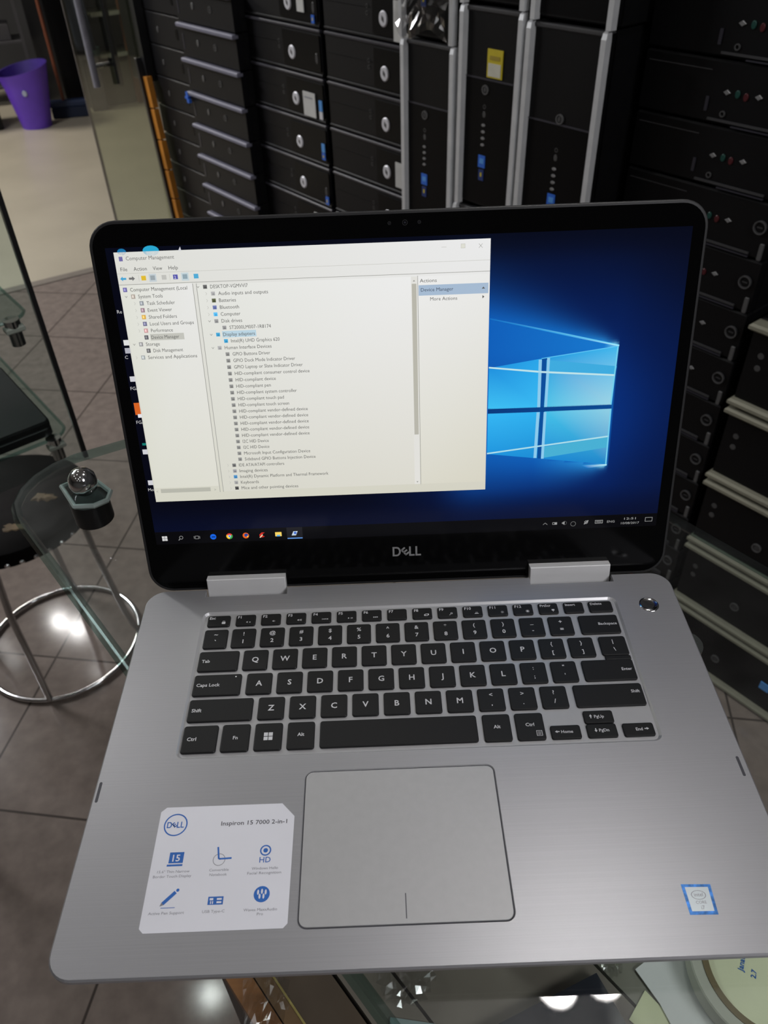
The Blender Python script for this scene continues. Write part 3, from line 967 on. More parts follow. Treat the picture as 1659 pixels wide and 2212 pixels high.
# ------------------------------------------------------------------ glass table strip under the laptop
ZG = DECK - 0.0215
tab = thing('glass_table', 'tinted glass table top running diagonally under the open laptop', 'table', (0, 0, 0))
def TN(t_, n_):       # coordinates along the wall direction and across
    return (TX * t_ + NX * n_, TY * t_ + NY * n_)
c0 = [(-0.486, -0.026), (-0.504, -0.022), (-0.520, -0.010), (-0.531, 0.006), (-0.537, 0.025), (-0.538, 0.045)]
pts = [TN(0.60, -0.026)] + [TN(*q) for q in c0] + [TN(-0.470, 0.379), TN(0.60, 0.379)]
g = MB(); g.loft([[(x, y, ZG - 0.010) for x, y in pts], [(x, y, ZG) for x, y in pts]], GTOP); g.build('top', tab)
g = MB()
ep = [pts[0]] + pts[1:7] + [pts[7]] + [pts[8]]
g.tube([(x, y, ZG - 0.005) for x, y in ep], 0.0042, GEDGE, 6); g.build('edge', tab)
for t_, n_ in ((-0.05, 0.12), (-0.05, 0.28)):
    x, y = TN(t_, n_)
    g = MB(); g.cyl((x, y, DECK - 0.2698), (x, y, ZG - 0.0101), 0.012, CHROMED, 20); g.build('post', tab, True)
mt = thing('glass_connector', 'glass connector with chrome ball, clear plate and black cylinder on table corner', 'connector', (-0.253, 0.360, ZG))
g = MB(); g.lathe([(0.0155, 0.0), (0.0155, 0.021)], BLKPLAST, 32); g.build('cylinder', mt, True)
g = MB()
pl = [(-0.024, 0.012), (-0.005, 0.026), (0.018, 0.003), (0.018, -0.008), (0.009, -0.0145), (-0.006, -0.0145)]
g.loft([[(x, y, 0.0212) for x, y in pl], [(x, y, 0.0275) for x, y in pl]], GCLEAR); 
g.build('plate', mt)
g = MB(); g.tube([(x, y, 0.0243) for x, y in pl], 0.0022, mat('plate_bright_edge', (0.42, 0.5, 0.48), 0.2), 6, True); g.build('plate_edge', mt)
g = MB(); g.lathe([(0.006, 0.0275), (0.0095, 0.031), (0.0112, 0.037), (0.0105, 0.043), (0.007, 0.0475), (0.002, 0.0495)], CHROME, 32); g.build('ball', mt, True)

# ------------------------------------------------------------------ low counter below the glass
ZC = DECK - 0.27
co = thing('low_counter', 'low wooden counter of dark boards with a brass strip below the glass', 'counter', (0, 0, 0))
def strip(n0, n1, m, z0, z1, name='board'):
    """A board between two offsets, clipped by y < 0.125 and running towards the viewer."""
    def at_y(n_, y):
        t_ = (y - NY * n_) / TY
        return TN(t_, n_)
    a = at_y(n0, 0.122); b = at_y(n1, 0.122)
    c = at_y(n1, -0.40); d = at_y(n0, -0.40)
    g = MB(); g.loft([[(x, y, z0) for x, y in (a, b, c, d)], [(x, y, z1) for x, y in (a, b, c, d)]], m)
    return g.build(name, co)
strip(-0.060, -0.0435, WOODO, ZC - 0.02, ZC)
strip(-0.0425, -0.0318, WOODB, ZC - 0.02, ZC)
strip(-0.0318, -0.0302, BRASS, ZC - 0.02, ZC + 0.0015, 'brass_strip')
strip(-0.0302, 0.0045, WOODD, ZC - 0.02, ZC)
strip(0.0075, 0.0405, WOODG, ZC - 0.02, ZC)
strip(0.0430, 0.1640, WOODG, ZC - 0.02, ZC)
strip(0.1665, 0.60, mat('olive_grey_board', (0.16, 0.155, 0.12), 0.4, 0, 0.15, 12), ZC - 0.02, ZC)
strip(-0.058, 0.598, BLKPLAST, 0.0, ZC - 0.0205, 'body')

# things on the counter
def flat(name, pts, z0, z1, m, label, cat):
    cx = sum(p[0] for p in pts) / len(pts); cy = sum(p[1] for p in pts) / len(pts)
    g = MB(); g.prism([(x - cx, y - cy) for x, y in pts], 0, z1 - z0, m)
    o = g.build(name); o.location = (cx, cy, z0)
    return tag(o, label, cat)
flat('tablet', [(0.132, 0.0855), (0.180, -0.035), (0.072, -0.078), (0.024, 0.0425)], ZC, ZC + 0.012, SLATE, 'dark slate tablet lying under the glass in front of the laptop', 'tablet')
flat('paper_sheet', [(0.164, 0.090), (0.190, 0.105), (0.30, 0.105), (0.30, 0.0), (0.190, 0.02), (0.176, 0.066)], ZC + 0.0023, ZC + 0.0030, WHITEP, 'off-white paper sheet beneath the tape roll', 'paper')
flat('yellow_note', [(0.147, 0.059), (0.168, 0.078), (0.21, 0.02), (0.185, -0.01)], ZC + 0.0125, ZC + 0.0132, YELP, 'pale yellow note sheet beside the tape roll', 'paper') if False else \
flat('yellow_note', [(0.151, 0.057), (0.168, 0.076), (0.21, 0.02), (0.197, 0.01)], ZC + 0.0005, ZC + 0.0012, YELP, 'pale yellow note sheet beside the tape roll', 'paper')
flat('teal_card', [(-0.0245, 0.0645), (0.02, 0.057), (0.01, -0.02), (-0.035, -0.01)], ZC + 0.0003, ZC + 0.002, TEAL, 'pale teal card at the bottom edge of the picture', 'card')
tp = thing('tape_roll', 'large tape roll with brown ring and cream core with blue handwriting', 'tape roll', (0.262, 0.083, ZC + 0.0035))
g = MB(); g.lathe([(0.0595, 0), (0.0605, 0.003), (0.0605, 0.017), (0.0595, 0.018), (0.0520, 0.018), (0.0520, 0)], TAPEG, 64, cap=False); g.build('side', tp, True)
g = MB(); g.lathe([(0.0520, 0.0), (0.0520, 0.0190), (0.0475, 0.0190), (0.0475, 0.0)], TAPEB, 64, cap=False); g.build('ring', tp, True)
g = MB(); g.lathe([(0.0474, 0.001), (0.0474, 0.0165), (0.03, 0.0168), (0.001, 0.0168)], CREAM, 64)
g.text('Janat', -0.024, -0.004, 0.0172, 0.0055, BLUE, rot=R(62), bold=0.0001)
g.text('2.7', -0.0165, -0.009, 0.0172, 0.005, BLUE, rot=R(62), bold=0.0001)
g.build('core', tp)


def crumple(name, cx, cy, sx, sy, seed, label):
    random.seed(seed)
    g = MB(); n = 12
    vs = []
    for j in range(n + 1):
        row = []
        for i in range(n + 1):
            u, v = i / n - .5, j / n - .5
            row.append(g.bm.verts.new((u * sx + random.uniform(-1, 1) * sx * .03, v * sy + random.uniform(-1, 1) * sy * .03,
                                       0.002 + random.random() * 0.008 * (1 - 3 * (u * u + v * v) * .6))))
        vs.append(row)
    for j in range(n):
        for i in range(n):
            if (i / n - .45) ** 2 + (j / n - .45) ** 2 < .24:
                g.bm.faces.new((vs[j][i], vs[j][i + 1], vs[j + 1][i + 1], vs[j + 1][i]))
    bmesh.ops.delete(g.bm, geom=[v for v in g.bm.verts if not v.link_faces], context='VERTS')
    g.mi(FILM)
    o = g.build(name); o.location = (cx, cy, ZC + 0.002)
    return tag(o, label, 'plastic bag')
crumple('plastic_bag', -0.118, 0.080, 0.035, 0.065, 3, 'crumpled clear plastic on the orange-brown board')
crumple('plastic_bag', -0.012, 0.093, 0.045, 0.045, 5, 'crumpled clear plastic beside the dark seam under the laptop front')
crumple('plastic_bag', 0.146, 0.099, 0.020, 0.030, 8, 'small scrap of crumpled clear plastic between tablet and paper')

# ------------------------------------------------------------------ the laptop (built in millimetres)
lap = thing('open_laptop', 'open silver laptop with black keys and a lit screen on the glass table', 'laptop', (0, 0, DECK - 0.0212))
OFF = 21.2          # deck height above the laptop's base, mm


def lp(g, name, parent=None, smooth=False, at=(0, 0, 0), label=None):
    """Shapes are in mm relative to the deck plane (z = 0) and 'at'."""
    bmesh.ops.recalc_face_normals(g.bm, faces=g.bm.faces)
    bmesh.ops.scale(g.bm, vec=(0.001,) * 3, verts=g.bm.verts)
    o = g.build(name, parent or lap, smooth, 1.0, False)
    o.location = (at[0] / 1000, at[1] / 1000, (at[2] + (OFF if (parent is None or parent is lap) else 0)) / 1000)
    if label:
        o['label'] = label
    return o


# base shell with openings for keyboard and touchpad
XW = 182.1
WELLR = (-140.5, 140.5, 115.5, 229.0)
PADR = (-65.2, 41.4, 19.2, 104.9)
g = MB(); bm = g.bm; mi = g.mi(BRUSH)
def vloop(pts, z):
    return [bm.verts.new((x, y, z)) for x, y in pts]
def bridge(a, b, m):
    k = g.mi(m)
    for i in range(len(a)):
        bm.faces.new((a[i], a[(i + 1) % len(a)], b[(i + 1) % len(b)], b[i])).material_index = k
def edges(l):
    return [bm.edges.get((l[i], l[(i + 1) % len(l)])) or bm.edges.new((l[i], l[(i + 1) % len(l)])) for i in range(len(l))]
def outline(x0, x1, y0, y1, r, yn):
    p = rrect(x0, x1, y0, y1, r, 8)
    k = 18          # after the two right-hand corner arcs
    return p[:k] + [(143.2, y1), (143.2, yn), (85.2, yn), (85.2, y1), (-84.6, y1), (-84.6, yn), (-141.8, yn), (-141.8, y1)] + p[k:]
BOT = mat('base_bottom_grey', (0.10, 0.10, 0.11), 0.5)
outer = vloop(outline(-XW + .9, XW - .9, 0.9, 250.1, 12, 243.6), 0)
o2 = vloop(outline(-XW, XW, 0, 251, 13, 244.2), -0.9)
o3 = vloop(outline(-XW, XW, 0, 251, 13, 244.4), -3.2)
o4 = vloop(outline(-XW + 1.2, XW - 1.2, 1.2, 250, 13, 244.4), -3.8)
o5 = vloop(outline(-XW + 1.2, XW - 1.2, 1.2, 250, 13, 244.4), -6.0)
o6 = vloop(outline(-XW + 14, XW - 14, 15, 247, 10, 244.4), -17.5)
bridge(outer, o2, BRUSH); bridge(o2, o3, BRUSH); bridge(o3, o4, BOT); bridge(o4, o5, BRUSH); bridge(o5, o6, BOT)
bm.faces.new(list(reversed(o6))).material_index = g.mi(BOT)
w1 = vloop(rrect(*WELLR, 5, 5), 0)
w2 = vloop(rrect(WELLR[0] + 1.4, WELLR[1] - 1.4, WELLR[2] + 1.4, WELLR[3] - 1.4, 4, 5), -1.3)
bridge(w1, w2, mat('chamfer_aluminium', (0.55, 0.55, 0.56), 0.35, 0.5, 0.02))
bm.faces.new(w2).material_index = g.mi(WELL)
q1 = vloop(rrect(*PADR, 5, 5), 0)
q2 = vloop(rrect(PADR[0] + .35, PADR[1] - .35, PADR[2] + .35, PADR[3] - .35, 4.6, 5), -0.7)
bridge(q1, q2, MATS['chamfer_aluminium'])
bm.faces.new(q2).material_index = g.mi(DARKGAP)
es = edges(outer) + edges(w1) + edges(q1)
r_ = bmesh.ops.triangle_fill(bm, use_beauty=True, use_dissolve=False, edges=es)
for f in r_['geom']:
    if isinstance(f, bmesh.types.BMFace):
        f.material_index = mi
lp(g, 'base')
g = MB()
for x in (-150, 150):
    for y in (30, 225):
        g.rr(x - 18, x + 18, y - 4, y + 4, 3.5, -21.1, -17.4, BLKPLAST)
lp(g, 'rubber_feet')

# touchpad
g = MB(); g.rr(PADR[0] + 1.0, PADR[1] - 1.0, PADR[2] + 1.0, PADR[3] - 1.0, 4, -0.68, -0.12, PADM, 0.15)
g.box(-12.0, -11.5, 22.6, 34.8, -0.13, -0.10, DARKINK)
lp(g, 'touchpad')

# keyboard: each key a sub-part
kb = MB(); kb.rr(WELLR[0] + 2.2, WELLR[1] - 2.2, WELLR[2] + 2.2, WELLR[3] - 2.2, 3, -1.28, -1.22, WELL)
kbo = lp(kb, 'keyboard')


def key(x0, x1, y0, y1, marks, r=1.6, led=None):
    cx, cy = (x0 + x1) / 2, (y0 + y1) / 2
    g = MB()
    a, b, c, d = x0 - cx, x1 - cx, y0 - cy, y1 - cy
    def lo(i, z):
        return [(x, y, z) for x, y in rrect(a + i, b - i, c + i, d - i, max(r - i * .5, .4), 4)]
    g.loft([lo(0, -1.20), lo(0, -0.25), lo(0.25, 0.05), lo(0.6, 0.12)], KEYM)
    for m_ in marks:
        if m_[0] == 'win':
            _, mx, my, s = m_
            for ix in (0, 1):
                for iy in (0, 1):
                    xa = mx - s + ix * s * 1.08; ya = my - s + iy * s * 1.08
                    g.quadv([(xa, ya, .2), (xa + s * .92, ya, .2), (xa + s * .92, ya + s * .92, .2), (xa, ya + s * .92, .2)], KEYTXT)
        elif m_[0] == 'box':
            _, ax, ay, bx, by = m_
            g.quadv([(ax, ay, .2), (bx, ay, .2), (bx, by, .2), (ax, by, .2)], KEYTXT)
        elif m_[0] == 'poly':
            g.quadv([(px_, py_, .2) for px_, py_ in m_[1]], KEYTXT)
        else:
            s, mx, my, size, al = m_
            g.text(s, mx, my, 0.2, size, KEYTXT, align=al, bold=size * 0.018)
    o = lp(g, 'key', kbo)
    o.location = (cx / 1000, cy / 1000, 0)
    return o


def ico_spk(x, y, n):
    out = [('poly', [(x - 1.3, y - .3), (x - .9, y - .3), (x - .3, y - .8), (x - .3, y + .8), (x - .9, y + .3), (x - 1.3, y + .3)])]
    for k in range(n):
        out.append(('poly', [(x + .1 + .55 * k, y - .45 - .2 * k), (x + .35 + .55 * k, y - .45 - .2 * k), (x + .5 + .55 * k, y), (x + .35 + .55 * k, y + .45 + .2 * k), (x + .1 + .55 * k, y + .45 + .2 * k), (x + .25 + .55 * k, y)]))
    return out


def ico_tri(x, y, n, d=1):
    return [('poly', [(x + d * 1.1 * k, y - .6), (x + d * (1.0 + 1.1 * k), y), (x + d * 1.1 * k, y + .6)][::d]) for k in range(n)]


def ico_sun(x, y, r, f):
    out = [('poly', [(x + r * math.cos(k * PI / 4) * f, y + r * math.sin(k * PI / 4) * f) for k in range(8)])]
    for k in range(8):
        a = k * PI / 4
        c, s = math.cos(a), math.sin(a)
        out.append(('poly', [(x + c * r * 1.2 - s * .12, y + s * r * 1.2 + c * .12), (x + c * r * 1.2 + s * .12, y + s * r * 1.2 - c * .12),
                             (x + c * r * 1.9 + s * .12, y + s * r * 1.9 - c * .12), (x + c * r * 1.9 - s * .12, y + s * r * 1.9 + c * .12)]))
    return out


FY0, FY1 = 215.9, 225.4
fx = [(-136.5, -121.3)] + [(-117.4 + 17.0 * k, -104.2 + 17.0 * k) for k in range(12)] + [(86.7, 99.8), (103.8, 117.0), (120.7, 136.4)]
fn = ['Esc', 'F1', 'F2', 'F3', 'F4', 'F5', 'F6', 'F7', 'F8', 'F9', 'F10', 'F11', 'F12', 'PrtScr', 'Insert', 'Delete']
icons = {0: [('poly', [(2.2, -2.9), (4.6, -2.9), (4.6, -1.2), (2.2, -1.2)]), ('box', 2.6, -1.2, 2.95, -.2), ('box', 3.85, -1.2, 4.2, -.2), ('box', 2.6, -.5, 4.2, -.15)],
         1: ico_spk(1.8, -2.0, 0) + [('x', 2.4, -2.6, 2.0, 'LEFT')], 2: ico_spk(2.4, -2.0, 1), 3: ico_spk(2.2, -2.0, 3),
         4: [('box', .5, -2.6, .8, -1.4)] + ico_tri(2.1, -2, 1, -1) + ico_tri(3.3, -2, 1, -1) + ico_tri(4.5, -2, 1, -1),
         5: ico_tri(1.0, -2, 1) + [('box', 2.9, -2.6, 3.25, -1.4), ('box', 3.7, -2.6, 4.05, -1.4)],
         6: ico_tri(1.0, -2, 3), 8: [('box', 1.2, -2.7, 3.6, -1.2), ('box', 2.0, -2.2, 4.4, -.7)],
         9: [('o', 1.9, -1.9, 3.0, 'LEFT'), ('poly', [(1.0, -2.9), (1.3, -3.0), (2.1, -2.0), (1.9, -1.8)])],
         10: [('poly', [(1.0, -2.5), (4.0, -2.5), (3.4, -1.9), (1.6, -1.9)]), ('box', 2.0, -1.5, 2.3, -.9), ('box', 2.8, -1.5, 3.1, -.9)],
         11: ico_sun(2.8, -1.9, .55, .6), 12: ico_sun(2.8, -1.9, .7, 1.0), 13: [('box', 2.0, -2.2, 3.8, -1.0), ('box', 2.6, -3.0, 3.2, -2.5)]}
for k, (a, b) in enumerate(fx):
    hw = (b - a) / 2
    mk = [(fn[k], -hw + 1.2, 1.4, 3.2 if k < 13 else 2.9, 'LEFT')] + icons.get(k, [])
    key(a, b, FY0, FY1, mk, 1.4)
# number row
NY0, NY1 = 197.0, 213.0
top = '!@#$%^&*()_+'
bot = '1234567890-='
key(-136.9, -121.3, NY0, NY1, [('~', 0, 2.1, 4.4, 'CENTER'), ('`', 0, -4.4, 5, 'CENTER')])
for k in range(12):
    cx = -110.7 + 19.05 * k
    key(cx - 7.9, cx + 7.9, NY0, NY1, [(top[k], 0, 1.9, 4.2, 'CENTER'), (bot[k], 0, -4.6, 4.4, 'CENTER')])
key(111.2, 137.1, NY0, NY1, [('Backspace', 11.5, -.8, 3.0, 'RIGHT')])
QY0, QY1 = 178.2, 194.3
key(-137.6, -111.8, QY0, QY1, [('Tab', -10.6, -1.2, 3.4, 'LEFT')])
for k, ch in enumerate('QWERTYUIOP'):
    cx = -101.0 + 19.05 * k
    key(cx - 8, cx + 8, QY0, QY1, [(ch, 0, -1.9, 5.6, 'CENTER')])
for k, (u_, l_) in enumerate((('{', '['), ('}', ']'))):
    cx = -101.0 + 19.05 * (10 + k)
    key(cx - 8, cx + 8, QY0, QY1, [(u_, 0, 2.0, 4.0, 'CENTER'), (l_, 0, -4.9, 4.0, 'CENTER')])
key(120.4, 137.6, 178.9, QY1, [('|', 0, 2.0, 4.0, 'CENTER'), ('\\', 0, -4.4, 4.0, 'CENTER')])
AY0, AY1 = 159.3, 175.4
key(-137.9, -108.2, AY0, AY1, [('Caps Lock', -12.8, -1.2, 3.4, 'LEFT'), ('box', 10.7, 5.3, 11.6, 6.2)])
for k, ch in enumerate('ASDFGHJKL'):
    cx = -96.9 + 19.05 * k
    key(cx - 8, cx + 8, AY0, AY1, [(ch, 0, -1.9, 5.6, 'CENTER')])
for k, (u_, l_) in enumerate(((':', ';'), ('"', "'"))):
    cx = -96.9 + 19.05 * (9 + k)
    key(cx - 8, cx + 8, AY0, AY1, [(u_, 0, 2.2, 4.0, 'CENTER'), (l_, 0, -4.4, 4.0, 'CENTER')])
key(105.3, 137.6, AY0, 175.4, [('Enter', 14.4, -.8, 3.0, 'RIGHT')])
g_ = key(121.5, 137.6, 175.3, 178.5, [], 0.5)
ZY0, ZY1 = 140.4, 156.6
key(-138.0, -99.0, ZY0, ZY1, [('Shift', -17.4, -1.2, 3.4, 'LEFT')])
for k, ch in enumerate('ZXCVBNM'):
    cx = -87.8 + 19.05 * k
    key(cx - 8, cx + 8, ZY0, ZY1, [(ch, 0, -1.9, 5.6, 'CENTER')])
for k, (u_, l_) in enumerate((('<', ','), ('>', '.'), ('?', '/'))):
    cx = -87.8 + 19.05 * (7 + k)
    key(cx - 8, cx + 8, ZY0, ZY1, [(u_, 0, 2.0, 4.0, 'CENTER'), (l_, 0, -4.4, 4.2, 'CENTER')])
key(96.0, 137.9, ZY0, ZY1, [('Shift', 19.0, 1.0, 3.0, 'RIGHT')])
BY0, BY1 = 119.2, 137.7
key(-138.3, -117.8, BY0, BY1, [('Ctrl', -7.4, -1.2, 3.4, 'LEFT')])
key(-115.4, -98.8, BY0, BY1, [('Fn', 0, -1.2, 3.2, 'CENTER')])
key(-96.0, -79.7, BY0, BY1, [('win', 0, 0, 2.6)])
key(-76.8, -60.7, BY0, BY1, [('Alt', 0, -.6, 3.2, 'CENTER')])
key(-57.6, 34.8, BY0 + .3, BY1, [])
key(38.2, 54.5, BY0, BY1, [('Alt', 0, -.6, 3.2, 'CENTER')])
key(57.4, 74.0, BY0, BY1, [('Ctrl', 0, 0, 3.2, 'CENTER'), ('box', 3.0, -6.8, 6.4, -6.5), ('box', 3.0, -3.4, 6.4, -3.1), ('box', 3.0, -6.8, 3.3, -3.1), ('box', 6.1, -6.8, 6.4, -3.1),
                         ('box', 3.7, -4.3, 5.7, -4.05), ('box', 3.7, -5.1, 5.7, -4.85), ('box', 3.7, -5.9, 5.7, -5.65)])
def arrow(x, y, dx, dy):
    px_, py_ = -dy, dx
    return [('poly', [(x + dx * 1.4, y + dy * 1.4), (x + px_ * .9, y + py_ * .9), (x - px_ * .9, y - py_ * .9)]),
            ('poly', [(x + px_ * .3, y + py_ * .3), (x + px_ * .3 - dx * 1.3, y + py_ * .3 - dy * 1.3), (x - px_ * .3 - dx * 1.3, y - py_ * .3 - dy * 1.3), (x - px_ * .3, y - py_ * .3)])]
key(77.1, 94.5, 119.2, 128.3, arrow(-5, .2, -1, 0) + [('Home', -2.8, -.9, 2.8, 'LEFT')], 1.3)
key(98.2, 115.6, 129.0, 137.6, arrow(-4.6, .2, 0, 1) + [('PgUp', -2.6, -.9, 2.8, 'LEFT')], 1.3)
key(98.2, 115.6, 119.2, 128.4, arrow(-3.6, .2, 0, -1) + [('PgDn', -1.8, -.9, 2.8, 'LEFT')], 1.3)
key(119.2, 137.2, 119.2, 128.0, [('End', 2.2, -.9, 2.8, 'RIGHT')] + arrow(4.6, .2, 1, 0), 1.3)

# power button, side speakers slots
g = MB(); g.lathe([(6.6, 0.0), (6.4, 0.25), (5.6, 0.45), (5.4, 0.3), (3.0, 0.15), (0.3, 0.1)], CHROME, 40); lp(g, 'power_button', None, True, (161.3, 220.7, 0))
for x, yy in ((-179.3, 96.5), (177.8, 97.3)):
    g = MB(); g.rr(-0.8, 0.8, -6.2, 6.2, 0.75, -0.2, 0.06, DARKGAP); lp(g, 'side_slot', None, False, (x, yy, 0))

# information label
g = MB()
lpts = [(-139.2, 85.6), (-142.0, 83.0), (-141.2 - .3, 22.4), (-139.2, 20.2), (-71.6, 20.2), (-69.5, 22.4), (-69.4, 77.8), (-76.4, 85.5)][::-1]
g.loft([[(x, y, 0.02) for x, y in lpts], [(x, y, 0.12) for x, y in lpts]], STK)
def ringm(g, cx, cy, ro, ri, z, m, n=40, sy=1.0):
    a = [g.bm.verts.new((cx + ro * math.cos(2 * PI * k / n), cy + ro * sy * math.sin(2 * PI * k / n), z)) for k in range(n)]
    b = [g.bm.verts.new((cx + ri * math.cos(2 * PI * k / n), cy + ri * sy * math.sin(2 * PI * k / n), z)) for k in range(n)]
    i = g.mi(m)
    for k in range(n):
        g.bm.faces.new((a[k], a[(k + 1) % n], b[(k + 1) % n], b[k])).material_index = i
def discm(g, cx, cy, r, z, m, n=32, sy=1.0):
    g.quadv([(cx + r * math.cos(2 * PI * k / n), cy + r * sy * math.sin(2 * PI * k / n), z) for k in range(n)], m)
def rectm(g, x0, x1, y0, y1, z, m):
    g.quadv([(x0, y0, z), (x1, y0, z), (x1, y1, z), (x0, y1, z)], m)
def maker(g, cx, cy, s, z, m):
    """The maker's word with its tilted E, drawn from bars and centred; s is the letter height."""
    t = s * .17
    x = cx - s * 1.36
    y0, y1 = cy - s / 2, cy + s / 2
    # D
    n = 10
    def arc(rx, ry):
        return [(x + s * .38 + rx * math.sin(PI * k / n), cy + ry * math.cos(PI * k / n)) for k in range(n + 1)]
    o_, i_ = arc(s * .40, s / 2), arc(s * .40 - t, s / 2 - t)
    for k in range(n):
        g.quadv([(*o_[k], z), (*o_[k + 1], z), (*i_[k + 1], z), (*i_[k], z)], m)
    rectm(g, x, x + t, y0, y1, z, m); rectm(g, x + t, x + s * .39, y0, y0 + t, z, m); rectm(g, x + t, x + s * .39, y1 - t, y1, z, m)
    # tilted E
    ex, a = cx - s * .18, R(40)
    def rot(px, py):
        return (ex + px * math.cos(a) - py * math.sin(a), cy + px * math.sin(a) + py * math.cos(a), z)
    h, w_ = s * .40, s * .50
    for (a0, a1, b0, b1) in ((-w_ / 2, -w_ / 2 + t, -h, h), (-w_ / 2, w_ / 2, h - t, h), (-w_ / 2, w_ / 2, -t / 2, t / 2), (-w_ / 2, w_ / 2, -h, -h + t)):
        g.quadv([rot(a0, b0), rot(a1, b0), rot(a1, b1), rot(a0, b1)], m)
    # L L
    for lx in (cx + s * .20, cx + s * .80):
        rectm(g, lx, lx + t, y0, y1, z, m); rectm(g, lx + t, lx + s * .52, y0, y0 + t, z, m)
ringm(g, -132.8, 75.4, 6.3, 5.6, .16, BLUE)
maker(g, -132.8, 75.4, 3.4, .16, BLUE)
g.text('Inspiron 15 7000 2-in-1', -108.4, 74.0, .16, 3.4, DARKINK, width=35.2, bold=.03)
rectm(g, -133.0, -125.6, 54.4, 60.2, .16, BLUE); rectm(g, -133.6, -125.6, 52.8, 53.8, .16, BLUE)
g.text('15', -129.3, 55.4, .18, 5.0, STK, align='CENTER', bold=.08)
ang = R(100)
for (ax, ay, bx, by, tw) in ((-107.2, 55.8, -108.3, 62.2, .45), (-107.2, 55.8, -100.6, 56.0, .45)):
    d = Vector((bx - ax, by - ay)).normalized(); n_ = Vector((-d.y, d.x)) * tw
    g.quadv([(ax - n_.x, ay - n_.y, .16), (bx - n_.x, by - n_.y, .16), (bx + n_.x, by + n_.y, .16), (ax + n_.x, ay + n_.y, .16)], BLUE)
ringm(g, -107.0, 55.4, 3.2, 2.9, .15, GREYINK)
ringm(g, -83.3, 59.4, 2.9, 2.2, .16, BLUE); discm(g, -83.3, 59.4, 1.2, .16, BLUE)
g.text('HD', -83.2, 53.0, .16, 4.2, BLUE, align='CENTER', bold=.03)
d = Vector((1, .95)).normalized(); n_ = Vector((-d.y, d.x)) * .9
a0, b0 = Vector((-132.2, 34.0)), Vector((-126.6, 39.6))
g.quadv([(*(a0 - n_), .16), (*(b0 - n_), .16), (*(b0 + n_), .16), (*(a0 + n_), .16)], BLUE)
g.quadv([(*(a0 - d * 1.8), .16), (*(a0 - n_), .16), (*(a0 + n_), .16)], GREYINK); discm(g, -125.7, 40.5, .8, .16, BLUE)
rectm(g, -132.8, -125.8, 31.8, 32.1, .16, BLUE)
rectm(g, -109.8, -102.2, 32.6, 36.6, .16, BLUE)
rectm(g, -109.0, -107.2, 34.8, 35.9, .18, STK); rectm(g, -105.4, -103.0, 34.9, 35.8, .18, STK); rectm(g, -105.4, -103.0, 33.3, 34.2, .18, STK)
rectm(g, -108.6, -108.1, 33.0, 34.4, .18, STK); rectm(g, -107.6, -107.1, 33.0, 34.4, .18, STK)
discm(g, -83.3, 36.9, 4.0, .16, BLUE)
for k in range(3):
    x = -85.2 + 1.9 * k
    discm(g, x, 37.9 + .4 * (k == 1), .5, .18, STK, 12, 2.6)
for k in range(2):
    x = -84.3 + 1.95 * k
    discm(g, x, 35.9, .5, .18, STK, 12, 2.6)
for s, x, y, wd in (('15.6" Thin Narrow', -129.6, 49.4, 16.5), ('Border Touch Display', -129.8, 47.0, 19.5), ('Convertible', -106.3, 49.4, 10.0), ('Notebook', -106.4, 47.0, 8.8),
                    ('Windows Hello', -82.9, 49.4, 13.4), ('Facial Recognition', -83.0, 47.0, 17.2), ('Active Pen Support', -129.6, 28.8, 17.6), ('USB Type-C', -106.4, 28.8, 11.0),
                    ('Waves MaxxAudio', -83.3, 28.8, 16.5), ('Pro', -83.3, 26.7, 3.0)):
    g.text(s, x, y, .16, 1.9, GREYINK, width=wd, align='CENTER')
lp(g, 'info_label', None, False, (0, 0, 0), 'white paper label with blue icons')
# processor label
g = MB(); q = [(124.6, 19.0), (138.2, 18.7), (139.0, 33.2), (124.6, 33.7)]
g.loft([[(x, y, 0.02) for x, y in q], [(x, y, .12) for x, y in q]], PROCBLUE)
g.quadv([(126.1, 20.6, .16), (136.8, 20.4, .16), (137.4, 31.9, .16), (126.1, 32.2, .16)], SILVERP)
ringm(g, 131.6, 28.2, 3.6, 3.25, .18, GREYINK, sy=.62); g.text('intel', 131.6, 27.5, .18, 2.6, GREYINK, align='CENTER')
g.text('CORE', 131.8, 24.0, .18, 2.0, GREYINK, align='CENTER'); g.text('i7', 131.9, 21.3, .18, 2.6, GREYINK, align='CENTER')
lp(g, 'processor_label', None, False, (0, 0, 0), 'small silver and blue processor label')

# ------------------------------------------------------------------ lid
TH = 75.04
lid = bpy.data.objects.new('lid', None)
COL.objects.link(lid)
lid.parent = lap
lid.location = (0, 0.25613, (OFF - 5.64) / 1000)
lid.rotation_euler = (R(TH), 0, 0)     # local x right, local y up the screen, local z towards the viewer
HL = 248.8


def ld(g, name, label=None, smooth=False):
    bmesh.ops.recalc_face_normals(g.bm, faces=g.bm.faces)
    bmesh.ops.scale(g.bm, vec=(0.001,) * 3, verts=g.bm.verts)
    o = g.build(name, lid, smooth, 1.0, False)
    if label:
        o['label'] = label
    return o


